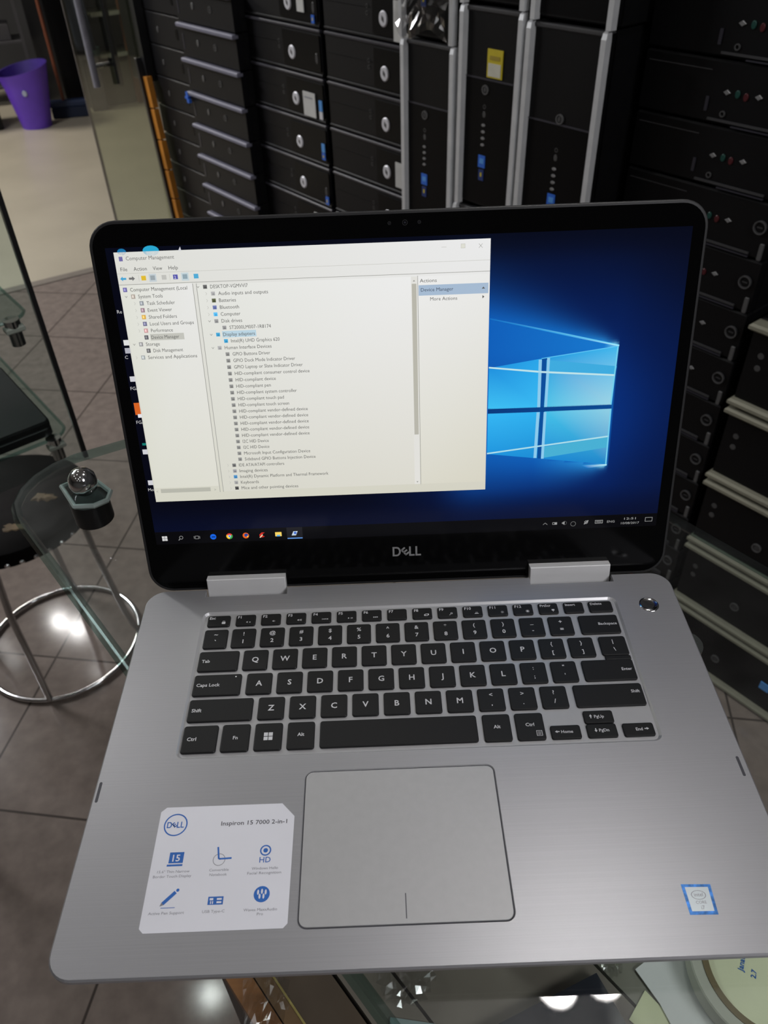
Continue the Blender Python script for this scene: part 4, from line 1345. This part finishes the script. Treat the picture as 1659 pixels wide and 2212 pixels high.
g = MB()
def ll(i, z):
    return [(x, y, z) for x, y in rrect(-182.1 + i, 182.1 - i, i, HL - i, 16 - i * .8, 8)]
g.loft([ll(4, -7.0), ll(1, -6.0), ll(0, -4.0)], LIDBACK)
ld(g, 'back_cover')
g = MB(); g.loft([ll(0, -4.0), ll(0, -0.6), ll(0.5, -0.1), ll(1.7, 0.0), ll(1.9, -0.6)], LIDEDGE, True, False); ld(g, 'rim')
g = MB(); g.loft([ll(1.85, -1.0), ll(1.85, -0.15)], SCRGLASS)
def lq(x, y, z):
    return (x, y, z)
maker(g, 0.1, 24.9, 7.4, -0.08, LOGO)
for dx, r0 in ((3.6, 1.3), (-5.5, .7), (12.0, .7)):
    ringm(g, dx, 242.0, r0 + .3, r0, -0.1, LIDEDGE, 20); discm(g, dx, 242.0, r0 * .5, -0.1, mat('lens_dark', (0.03, 0.03, 0.04), 0.1), 12)
ld(g, 'screen_glass')
for a, b in ((-141.0, -86.0), (86.0, 142.3)):
    g = MB(); g.box(a, b, -4.5, 11.2, -1.0, 6.0, HINGE, 0.5)
    ld(g, 'hinge')

# ------------------------------------------------------------------ picture on the display (emissive, vertex coloured)
def s2l(c):
    return tuple(((v / 255) / 12.92 if v / 255 <= 0.04045 else ((v / 255 + 0.055) / 1.055) ** 2.4) for v in c)


dm = bpy.data.materials.new('display_picture')
dm.use_nodes = True
nb = dm.node_tree.nodes['Principled BSDF']
at = dm.node_tree.nodes.new('ShaderNodeAttribute'); at.attribute_name = 'pic'
dm.node_tree.links.new(at.outputs['Color'], nb.inputs['Emission Color'])
nb.inputs['Emission Strength'].default_value = 1.08
nb.inputs['Base Color'].default_value = (0.002, 0.002, 0.003, 1)
nb.inputs['Roughness'].default_value = 0.10
nb.inputs['Specular IOR Level'].default_value = 0.22


class Pic(MB):
    def __init__(self):
        super().__init__()
        self.lay = self.bm.loops.layers.float_color.new('pic')
        self.mi(dm)

    def poly(self, pts, cols, z):
        f = self.bm.faces.new([self.bm.verts.new((x, y, z)) for x, y in pts])
        if not isinstance(cols, list):
            cols = [cols] * len(pts)
        for l, c in zip(f.loops, cols):
            l[self.lay] = (*c, 1)

    def rect(self, x0, x1, y0, y1, c, z):
        self.poly([(x0, y0), (x1, y0), (x1, y1), (x0, y1)], c, z)

    def write(self, s, x, y, size, c, z, width=None, align='LEFT'):
        n0 = set(self.bm.faces)
        self.text(s, x, y, z, size, dm, width=width, align=align)
        for f in self.bm.faces:
            if f not in n0:
                for l in f.loops:
                    l[self.lay] = (*c, 1)

    def disc(self, x, y, r, c, z, n=20, sy=1):
        self.poly([(x + r * math.cos(2 * PI * k / n), y + r * sy * math.sin(2 * PI * k / n)) for k in range(n)], c, z)


P = Pic()


def lerp(a, b, t):
    t = max(0, min(1, t)); return tuple(p * (1 - t) + q * t for p, q in zip(a, b))


def sm(e0, e1, v):
    t = max(0, min(1, (v - e0) / (e1 - e0))); return t * t * (3 - 2 * t)


def wallbase(x, y):
    d = math.hypot((x - 95) / 100, (y - 120) / 78)
    c = lerp((6, 46, 120), (5, 24, 72), sm(0.2, 0.9, d))
    c = lerp(c, (6, 9, 26), sm(0.75, 1.7, d))
    if x < 40:
        c = lerp(c, (4, 5, 18), min(1, (40 - x) / 110))
    return c


def wall(x, y):
    """Colour (sRGB 0-255) of the blue window wallpaper."""
    c = wallbase(x, y)
    tx, ty = 135.7, 164.8
    if 15 < x < tx:
        t = (tx - x) / 80.7
        yt = ty + 19.2 * t
        ybm = 84.4 + 10.8 * t
        c = lerp(c, (6, 44, 118), .5 * math.exp(-((y - 124) / 60) ** 2))
        beam = lerp((22, 118, 200), (14, 92, 180), min(1, t))
        if y > yt:
            v = math.exp(-((y - yt) / (2.5 + 17 * t)) ** 1.3)
            c = lerp(c, lerp((50, 150, 220), beam, min(1, t * 3)), v * .92 * min(1, .4 + t * 5))
        elif y > ybm:
            c = lerp(beam, (14, 84, 170), sm(165, 150, y) * .5)
        else:
            v = math.exp(-((ybm - y) / (3.0 + 24 * t)) ** 1.5)
            c = lerp(c, lerp((50, 160, 222), (14, 92, 178), min(1, t * 1.6)), v * .94 * min(1, .4 + t * 5))
        c = lerp(c, wallbase(x, y), sm(50, 15, x))
    elif x >= tx:
        v = math.exp(-((x - tx) / 14) ** 1.2) * math.exp(-((y - 124) / 60) ** 2)
        c = lerp(c, (6, 44, 118), v * .5)
    for hx, hy, r in ((133.5, 165.0, 8), (132.5, 84.0, 7)):
        v = sm(r, 0, math.hypot((x - hx) * (1 if x < hx else 3.2), (y - hy) * 2.4)); c = lerp(c, (150, 225, 245), v * .7)
    if y > 215:
        c = lerp(c, (4, 7, 22), sm(215, 238, y) * .8)
    if y < 70:
        c = lerp(c, (6, 12, 40), sm(72, 46, y) * .75)
    return c


X0, X1, Y0, Y1 = -173.0, 173.0, 37.5, 234.0
nxg, nyg = 216, 124
grid = [[P.bm.verts.new((X0 + (X1 - X0) * i / nxg, Y0 + (Y1 - Y0) * j / nyg, 0)) for i in range(nxg + 1)] for j in range(nyg + 1)]
gcol = [[s2l(wall(X0 + (X1 - X0) * i / nxg, Y0 + (Y1 - Y0) * j / nyg)) for i in range(nxg + 1)] for j in range(nyg + 1)]
for j in range(nyg):
    for i in range(nxg):
        f = P.bm.faces.new((grid[j][i], grid[j][i + 1], grid[j + 1][i + 1], grid[j + 1][i]))
        for l, (jj, ii) in zip(f.loops, ((j, i), (j, i + 1), (j + 1, i + 1), (j + 1, i))):
            l[P.lay] = (*gcol[jj][ii], 1)
z1, z2, z3, z4 = .02, .04, .06, .08
C_ = s2l
# window panes of the wallpaper
P.poly([(135.9, 164.2), (135.9, 165.2), (100, 174.0), (54.6, 184.6), (54.6, 183.9), (100, 172.6)], [C_((190, 235, 245)), C_((120, 215, 240)), C_((40, 150, 220)), C_((22, 110, 190)), C_((22, 110, 190)), C_((40, 150, 220))], z1)
P.poly([(134.9, 84.9), (134.9, 83.9), (122, 82.6), (118, 84.6)], [C_((190, 235, 240)), C_((150, 220, 240)), C_((20, 110, 190)), C_((30, 130, 205))], z1)
P.poly([(54.6, 123.0), (134.7, 123.3), (134.6, 126.6), (54.6, 126.8)], [C_((8, 55, 120)), C_((8, 70, 140)), C_((8, 70, 140)), C_((8, 55, 120))], z1)
P.poly([(88.0, 91.0), (90.8, 90.6), (91.3, 158.5), (88.0, 158.0)], C_((8, 75, 150)), z1)
P.poly([(54.6, 153.4), (54.6, 126.4), (88.3, 126.3), (87.6, 158.2)], [C_((30, 140, 215)), C_((60, 185, 235)), C_((55, 180, 235)), C_((40, 160, 225))], z1)
P.poly([(91.3, 158.5), (90.7, 126.2), (134.5, 126.2), (135.6, 164.2)], [C_((35, 150, 215)), C_((75, 190, 225)), C_((150, 205, 222)), C_((60, 175, 228))], z1)
P.poly([(54.6, 123.3), (88.5, 123.2), (88.1, 91.0), (54.6, 95.4)], [C_((50, 175, 235)), C_((45, 170, 230)), C_((25, 135, 205)), C_((30, 145, 215))], z1)
P.poly([(91.3, 123.4), (134.7, 123.6), (134.7, 84.8), (90.8, 90.6)], [C_((65, 185, 225)), C_((140, 200, 220)), C_((30, 130, 195)), C_((25, 130, 205))], z1)
P.poly([(54.6, 153.2), (88.2, 149.0), (134.9, 145.2), (134.9, 146.3), (88.2, 150.2), (54.6, 154.2)], C_((185, 220, 225)), z2)
P.poly([(135.6, 151.5), (90.9, 157.3), (91, 150), (134.9, 146.3)], [C_((60, 165, 215))] * 4, z1 + .01)
P.poly([(54.6, 97.0), (88.2, 103.0), (134.7, 104.0), (134.7, 105.0), (88.2, 104.0), (54.6, 98.2)], C_((170, 215, 225)), z2) if False else \
P.poly([(54.6, 95.2), (88.2, 99.0), (134.7, 104.2), (134.7, 105.2), (88.2, 100.0), (54.6, 96.2)], C_((170, 215, 225)), z2)
P.poly([(134.7, 104.2), (134.7, 97.0), (91, 91), (91, 98.8)], C_((70, 170, 205)), z1 + .01)
for xa, ya, xb, yb, wdt in ((87.4, 126.4, 86.9, 157.6, 2.0), (91.9, 126.4, 92.1, 158.5, 1.8), (87.2, 123.0, 86.6, 91.3, 2.0), (91.7, 123.0, 91.5, 90.6, 1.8)):
    P.poly([(xa - wdt / 2, ya), (xa + wdt / 2, ya), (xb + wdt / 2, yb), (xb - wdt / 2, yb)], C_((135, 195, 228)), z2)
for xa, ya, xb, yb in ((134.5, 126.3, 135.7, 164.3), (134.7, 84.8, 134.7, 123.5)):
    P.poly([(xa - .9, ya), (xa, ya), (xb, yb), (xb - .9, yb)], C_((110, 200, 230)), z2)
P.poly([(87.6, 158.0), (135.6, 164.0), (135.6, 164.6), (87.6, 158.5)], C_((90, 190, 235)), z2)
# taskbar
P.rect(X0, X1, Y0, 47.0, C_((6, 6, 8)), z1)
P.rect(X0, X1, 46.9, 47.1, C_((10, 10, 16)), z2)
W_ = C_((200, 200, 200))
yb = 42.0
for ix in (0, 1):
    for iy in (0, 1):
        P.rect(-168.6 + ix * 1.9, -166.9 + ix * 1.9, yb - 1.8 + iy * 1.9, yb - .1 + iy * 1.9, W_, z2)
def pring(x, y, ro, ri, c, z, n=20):
    for k in range(n):
        a, b = 2 * PI * k / n, 2 * PI * (k + 1) / n
        P.poly([(x + ri * math.cos(a), y + ri * math.sin(a)), (x + ro * math.cos(a), y + ro * math.sin(a)), (x + ro * math.cos(b), y + ro * math.sin(b)), (x + ri * math.cos(b), y + ri * math.sin(b))], c, z)
xs = [-167.1 + 11.25 * k for k in range(9)]
G_ = C_((140, 140, 140))
pring(xs[1] + .4, yb + .3, 1.35, 1.0, G_, z2); P.poly([(xs[1] - 1.7, yb - 1.5), (xs[1] - 1.3, yb - 1.9), (xs[1] - .3, yb - .7), (xs[1] - .7, yb - .5)], G_, z2)
P.rect(xs[2] - 1.3, xs[2] + 1.3, yb - 1.2, yb + 1.2, G_, z2); P.rect(xs[2] - 1.0, xs[2] + 1.0, yb - .9, yb + .9, C_((6, 6, 8)), z3)
P.rect(xs[2] - 2.1, xs[2] - 1.8, yb - 1.0, yb + 1.0, G_, z2); P.rect(xs[2] + 1.8, xs[2] + 2.1, yb - 1.0, yb + 1.0, G_, z2)
P.disc(xs[3], yb, 2.1, C_((20, 95, 215)), z2); P.poly([(xs[3] - 1.3, yb - .4), (xs[3] + 1.6, yb - .4), (xs[3] + 1.3, yb + .2), (xs[3] - 1, yb + .2)], C_((6, 20, 60)), z3)
for k, c in enumerate(((215, 60, 45), (245, 200, 50), (60, 160, 75))):
    a0_ = R(30 + 120 * k)
    P.poly([(xs[4], yb)] + [(xs[4] + 2.2 * math.cos(a0_ + R(120) * q / 8), yb + 2.2 * math.sin(a0_ + R(120) * q / 8)) for q in range(9)], C_(c), z2)
P.disc(xs[4], yb, 1.0, C_((235, 235, 235)), z3); P.disc(xs[4], yb, .75, C_((60, 120, 220)), z4)
P.disc(xs[5], yb, 2.2, C_((225, 95, 25)), z2); P.disc(xs[5] + .3, yb + .3, 1.3, C_((40, 70, 150)), z3); P.disc(xs[5] + 1.2, yb - .8, .6, C_((245, 190, 60)), z4)
P.poly([(xs[6] + 2.0, yb + 1.8), (xs[6] - .2, yb + 1.9), (xs[6] - 1.9, yb + .2), (xs[6] - 1.7, yb - 1.6), (xs[6] + .2, yb - 1.9), (xs[6] + 1.8, yb - 1.2), (xs[6] + .2, yb - .6), (xs[6] + .2, yb + .6)], C_((200, 45, 35)), z2)
P.poly([(xs[6] - 2.0, yb - 2.0), (xs[6] - 1.2, yb - 2.1), (xs[6] + .6, yb), (xs[6] + .1, yb + .4)], C_((225, 215, 180)), z3)
P.rect(xs[7] - 2.2, xs[7] + 2.2, yb - 1.5, yb + 1.7, C_((240, 205, 95)), z2); P.rect(xs[7] - 1.2, xs[7] + 1.2, yb - 1.6, yb - .4, C_((90, 170, 225)), z3)
P.rect(xs[8] - 5.4, xs[8] + 5.4, 38.4, 47.0, C_((28, 28, 32)), z2); P.rect(xs[8] - 5.2, xs[8] + 5.2, 38.2, 38.9, C_((95, 150, 225)), z3)
P.poly([(xs[8] - 2.2, yb - 1.3), (xs[8] + .8, yb - 1.3), (xs[8] + 2.2, yb + 1.9), (xs[8] - .8, yb + 1.9)], C_((190, 205, 220)), z3); P.disc(xs[8] + .4, yb + .6, 1.0, C_((70, 110, 200)), z4)
T_ = C_((150, 150, 150))
P.poly([(96.0 - 1.5, 41.2), (96.0, 42.6), (97.5, 41.2), (97.5, 41.6), (96.0, 43.0), (94.5, 41.6)], T_, z2)
P.rect(101.0, 104.2, 41.2, 43.0, T_, z2); P.rect(101.3, 102.4, 41.5, 42.7, C_((6, 6, 8)), z3)
P.poly([(107.6, 41.7), (108.4, 41.7), (109.4, 40.9), (109.4, 43.5), (108.4, 42.7), (107.6, 42.7)], T_, z2); pring(109.4, 42.2, 1.5, 1.25, C_((90, 90, 90)), z2, 12)
pring(115.4, 41.3, 1.9, 1.6, C_((110, 110, 110)), z2, 12)
P.poly([(122.6, 40.8), (123.3, 40.6), (126.0, 43.2), (125.4, 43.8)], T_, z2)
pring(124.3, 42.2, 1.3, .9, T_, z2, 8)
P.rect(130.4, 135.8, 40.9, 43.5, T_, z2); P.rect(130.7, 135.5, 41.2, 43.2, C_((10, 10, 12)), z3); P.rect(131.2, 135.0, 41.7, 42.0, T_, z4); P.rect(131.2, 135.0, 42.5, 42.8, T_, z4)
P.write('ENG', 138.8, 41.2, 2.4, T_, z2, 5.2)
P.write('12:51 \u0645', 154.5, 43.0, 2.3, T_, z2, 9, 'CENTER') if False else P.write('12:51', 154.5, 43.0, 2.3, T_, z2, 8, 'CENTER')
P.write('10/08/2017', 154.8, 39.6, 2.3, T_, z2, 12.5, 'CENTER')
P.rect(165.0, 170.0, 41.0, 44.2, T_, z2); P.rect(165.3, 169.7, 41.3, 43.9, C_((8, 8, 10)), z3)
# desktop icons that peek out left of the window and above it
P.disc(-163.5, 231.6, 2.6, C_((25, 110, 160)), z1, sy=.7); P.disc(-146.3, 231.7, 4.8, C_((40, 160, 200)), z1, sy=.6)
P.poly([(-130.3, 231.0), (-128.4, 231.0), (-128.9, 233.4)], C_((200, 200, 210)), z1)
LT = C_((190, 190, 190))
for s, y in (('Re', 196.0), ('C', 168.0), ('FGA', 148.0), ('FGA', 125.5), ('Mo', 78.0)):
    P.write(s, -172.3, y, 3.0, LT, z1)
for y, c in ((178.0, (215, 215, 215)), (173, (170, 170, 180)), (155.0, (200, 200, 205)), (106, (200, 200, 205)), (84, (200, 200, 205))):
    P.rect(-171.6, -168.0, y - 1.6, y + 1.8, C_(c), z1)
P.rect(-172.0, -168.0, 131.5, 139.5, C_((205, 95, 35)), z1); P.rect(-170.6, -168, 129.6, 132.0, C_((220, 220, 225)), z2)
P.rect(-171.0, -168.5, 110.6, 112.2, C_((20, 120, 110)), z1)

# the management window
WX0, WX1, WY0, WY1 = -168.4, 54.0, 69.9, 231.4
BG = C_((214, 214, 203))
P.poly([(WX0, WY0), (WX1, WY0), (WX1, WY1), (WX0, WY1)], [C_((205, 204, 190)), C_((204, 202, 188)), C_((226, 226, 226)), C_((214, 214, 208))], z1)
PA = [C_((212, 212, 200)), C_((214, 213, 202)), C_((224, 224, 222)), C_((216, 217, 208))]
P.poly([(WX0 + .8, 80.0), (-124.7, 80.0), (-124.7, 212.2), (WX0 + .8, 212.2)], PA, z2)
P.poly([(-122.3, 75.8), (6.5, 75.8), (6.5, 211.2), (-122.3, 211.2)], [C_((208, 207, 196)), C_((212, 210, 200)), C_((228, 228, 227)), C_((220, 221, 215))], z2)
P.poly([(11.0, 75.8), (53.2, 75.8), (53.2, 211.2), (11.0, 211.2)], [C_((211, 209, 196)), C_((208, 205, 190)), C_((226, 226, 224)), C_((228, 228, 227))], z2)
LN = C_((150, 150, 145)); LN2 = C_((185, 185, 178))
for x in (-124.6, -122.4):
    P.rect(x, x + .35, 75.5, 212.0, LN, z3)
P.rect(10.4, 10.7, 75.5, 211.6, LN, z3); P.rect(6.5, 10.2, 75.8, 211.2, C_((218, 217, 212)), z3)
P.rect(6.9, 9.7, 111.0, 207.0, C_((178, 176, 165)), z4)
P.rect(WX0, WX1, 212.6, 212.9, LN, z3); P.rect(WX0, WX1, 219.1, 219.3, LN2, z3)
P.rect(-164.0, -130.6, 76.3, 79.2, C_((176, 176, 165)), z3)
P.write('<', -167.0, 76.6, 2.6, LN, z4); P.write('>', -128.2, 76.4, 2.6, LN, z4)
TX1 = C_((105, 105, 102)); TX2 = C_((88, 88, 86))
FS = 3.1
P.write('Computer Management', -161.7, 226.7, 3.2, TX1, z3, 28.5)
P.rect(-165.8, -163.6, 226.3, 228.9, C_((110, 105, 160)), z3)
for s, x, wd in (('File', -165.9, 4.0), ('Action', -158.1, 7.8), ('View', -146.7, 5.6), ('Help', -137.4, 5.6)):
    P.write(s, x, 220.6, FS, TX2, z3, wd)
P.rect(24.9, 27.9, 227.4, 227.6, LN2, z3); P.rect(36.4, 39.0, 226.4, 229.0, LN2, z3); P.rect(36.6, 38.8, 226.6, 228.8, BG, z4)
P.poly([(46.9, 226.3), (47.2, 226.3), (49.4, 228.7), (49.1, 228.7)], LN, z3); P.poly([(46.9, 228.7), (47.2, 228.7), (49.4, 226.3), (49.1, 226.3)], LN, z3)
# tool bar
P.poly([(-167.0, 216.2), (-165.4, 217.6), (-165.4, 216.8), (-163.4, 216.8), (-163.4, 215.6), (-165.4, 215.6), (-165.4, 214.8)], C_((70, 160, 205)), z3)
P.poly([(-158.2, 216.2), (-159.8, 217.6), (-159.8, 216.8), (-161.8, 216.8), (-161.8, 215.6), (-159.8, 215.6), (-159.8, 214.8)], C_((110, 110, 110)), z3)
for x, c, bg in ((-153.0, (215, 180, 50), None), (-147.6, (150, 160, 165), (190, 200, 205)), (-140.8, (185, 185, 180), None), (-134.0, (85, 85, 165), None), (-128.3, (140, 160, 170), (190, 205, 210)), (-121.7, (80, 165, 205), None)):
    if bg:
        P.rect(x - 2.2, x + 2.2, 213.9, 218.5, C_(bg), z3)
    P.rect(x - 1.4, x + 1.4, 214.9, 217.6, C_(c), z4)
P.rect(-156.0, -155.8, 214.4, 218.0, LN2, z3); P.rect(-137.5, -137.3, 214.4, 218.0, LN2, z3)
P.write('2', -134.8, 215.2, 2.4, C_((225, 225, 230)), z4 + .02)


def chev(x, y, open_):
    if open_:
        P.poly([(x - .9, y + .5), (x - .5, y + .5), (x, y - .2), (x + .5, y + .5), (x + .9, y + .5), (x, y - .7)], LN, z3)
    else:
        P.poly([(x - .4, y + .9), (x - .1, y + .9), (x + .6, y), (x - .1, y - .9), (x - .4, y - .9), (x + .3, y)], LN2, z3)


left = [('Computer Management (Local', 0, (110, 105, 160), None), ('System Tools', 1, (170, 160, 150), True), ('Task Scheduler', 2, (140, 145, 150), False),
        ('Event Viewer', 2, (150, 125, 135), False), ('Shared Folders', 2, (210, 165, 75), False), ('Local Users and Groups', 2, (110, 110, 140), False),
        ('Performance', 2, (195, 150, 150), False), ('Device Manager', 3, (90, 90, 95), None), ('Storage', 1, (150, 150, 150), True),
        ('Disk Management', 3, (100, 100, 100), None), ('Services and Applications', 1, (160, 165, 165), False)]
for k, (s, lv, ic, ch) in enumerate(left):
    y = 209.8 - 4.13 * k
    x = {0: -162.2, 1: -158.0, 2: -153.6, 3: -154.0}[lv]
    if s == 'Device Manager':
        P.rect(x - .6, x + 20.2, y - 2.0, y + 2.0, C_((188, 188, 180)), z3)
    P.rect(x - 4.2, x - 1.8, y - 1.3, y + 1.3, C_(ic), z3)
    P.rect(x - 3.7, x - 2.7, y - .7, y + .8, C_(tuple(min(255, v + 55) for v in ic)), z4)
    P.write(s, x, y - 1.1, FS, TX2, z4, min(1.22 * len(s), 36.6) * (1.0 if lv else 1.08))
    if ch is not None:
        chev(x - 7.2, y, ch)
rows = [('DESKTOP-VGMVVI7', 0, (80, 80, 80), True, 22.5), ('Audio inputs and outputs', 1, (150, 150, 150), False, 30), ('Batteries', 1, (70, 75, 50), False, 10.2),
        ('Bluetooth', 1, (90, 100, 150), False, 11.6), ('Computer', 1, (70, 165, 215), False, 12), ('Disk drives', 1, (130, 130, 130), True, 12.6),
        ('ST2000LM007-1R8174', 2, (130, 130, 130), None, 25.4), ('Display adapters', 1, (50, 140, 185), True, 19.6), ('Intel(R) UHD Graphics 620', 2, (50, 140, 185), None, 30.0),
        ('Human Interface Devices', 1, (150, 150, 150), True, 29.0), ('GPIO Buttons Driver', 2, 0, None, 23.4), ('GPIO Dock Mode Indicator Driver', 2, 0, None, 38.6),
        ('GPIO Laptop or Slate Indicator Driver', 2, 0, None, 43), ('HID-compliant consumer control device', 2, 0, None, 47), ('HID-compliant device', 2, 0, None, 25.4),
        ('HID-compliant pen', 2, 0, None, 21.8), ('HID-compliant system controller', 2, 0, None, 38), ('HID-compliant touch pad', 2, 0, None, 29.4), ('HID-compliant touch screen', 2, 0, None, 32.4)]
rows += [('HID-compliant vendor-defined device', 2, 0, None, 44)] * 5
rows += [('I2C HID Device', 2, 0, None, 17), ('I2C HID Device', 2, 0, None, 17), ('Microsoft Input Configuration Device', 2, 0, None, 43.5), ('Sideband GPIO Buttons Injection Device', 2, 0, None, 46.7),
         ('IDE ATA/ATAPI controllers', 1, (90, 90, 90), False, 30), ('Imaging devices', 1, (130, 130, 135), False, 18.6), ('Intel(R) Dynamic Platform and Thermal Framework', 1, (60, 120, 170), False, 58.8),
         ('Keyboards', 1, (140, 140, 140), False, 12), ('Mice and other pointing devices', 1, (60, 60, 60), False, 38)]
for k, (s, lv, ic, ch, wd) in enumerate(rows):
    y = 209.9 - 4.125 * k
    x = (-114.1, -109.8, -105.4)[lv]
    if ic == 0:
        ic = (120, 120, 118)
    if s == 'Display adapters':
        P.rect(x - .5, x + 20.4, y - 2.0, y + 2.0, C_((180, 205, 218)), z3)
    P.rect(x - 4.3, x - 1.9, y - 1.2, y + 1.1, C_(tuple(min(255, v + 25) for v in ic)), z3)
    P.rect(x - 3.6, x - 2.3, y - 1.0, y + .1, C_(ic), z4)
    P.write(s, x, y - 1.1, FS, TX2, z4, wd)
    if ch is not None:
        chev(x - 7.3, y, ch)
P.rect(11.0, 53.2, 199.8, 206.0, C_((160, 180, 202)), z3)
P.write('Actions', 11.8, 207.6, 3.0, TX2, z4, 10.2)
P.write('Device Manager', 12.4, 202.2, 3.0, C_((60, 70, 90)), z4, 19.6)
P.write('More Actions', 18.0, 196.6, 3.0, TX2, z4, 16.4)
P.poly([(49.2, 202.6), (51.2, 202.6), (50.2, 203.8)], TX2, z4); P.poly([(49.7, 196.8), (50.9, 197.8), (49.7, 198.8)], TX2, z4)
P.poly([(7.6, 77.8), (9.0, 77.8), (8.3, 76.8)], LN, z4 + .01); P.poly([(7.6, 208.3), (9.0, 208.3), (8.3, 209.3)], LN, z4 + .01)
bmesh.ops.scale(P.bm, vec=(0.001,) * 3, verts=P.bm.verts)
# keep every face turned to the viewer
P.bm.normal_update()
for f in P.bm.faces:
    if f.normal.z < 0:
        f.normal_flip()
disp = P.build('display', lid, False, 1.0, False)
disp.location = (0, 0, -0.00012)
disp['label'] = 'lit display with a white window over a blue wallpaper'
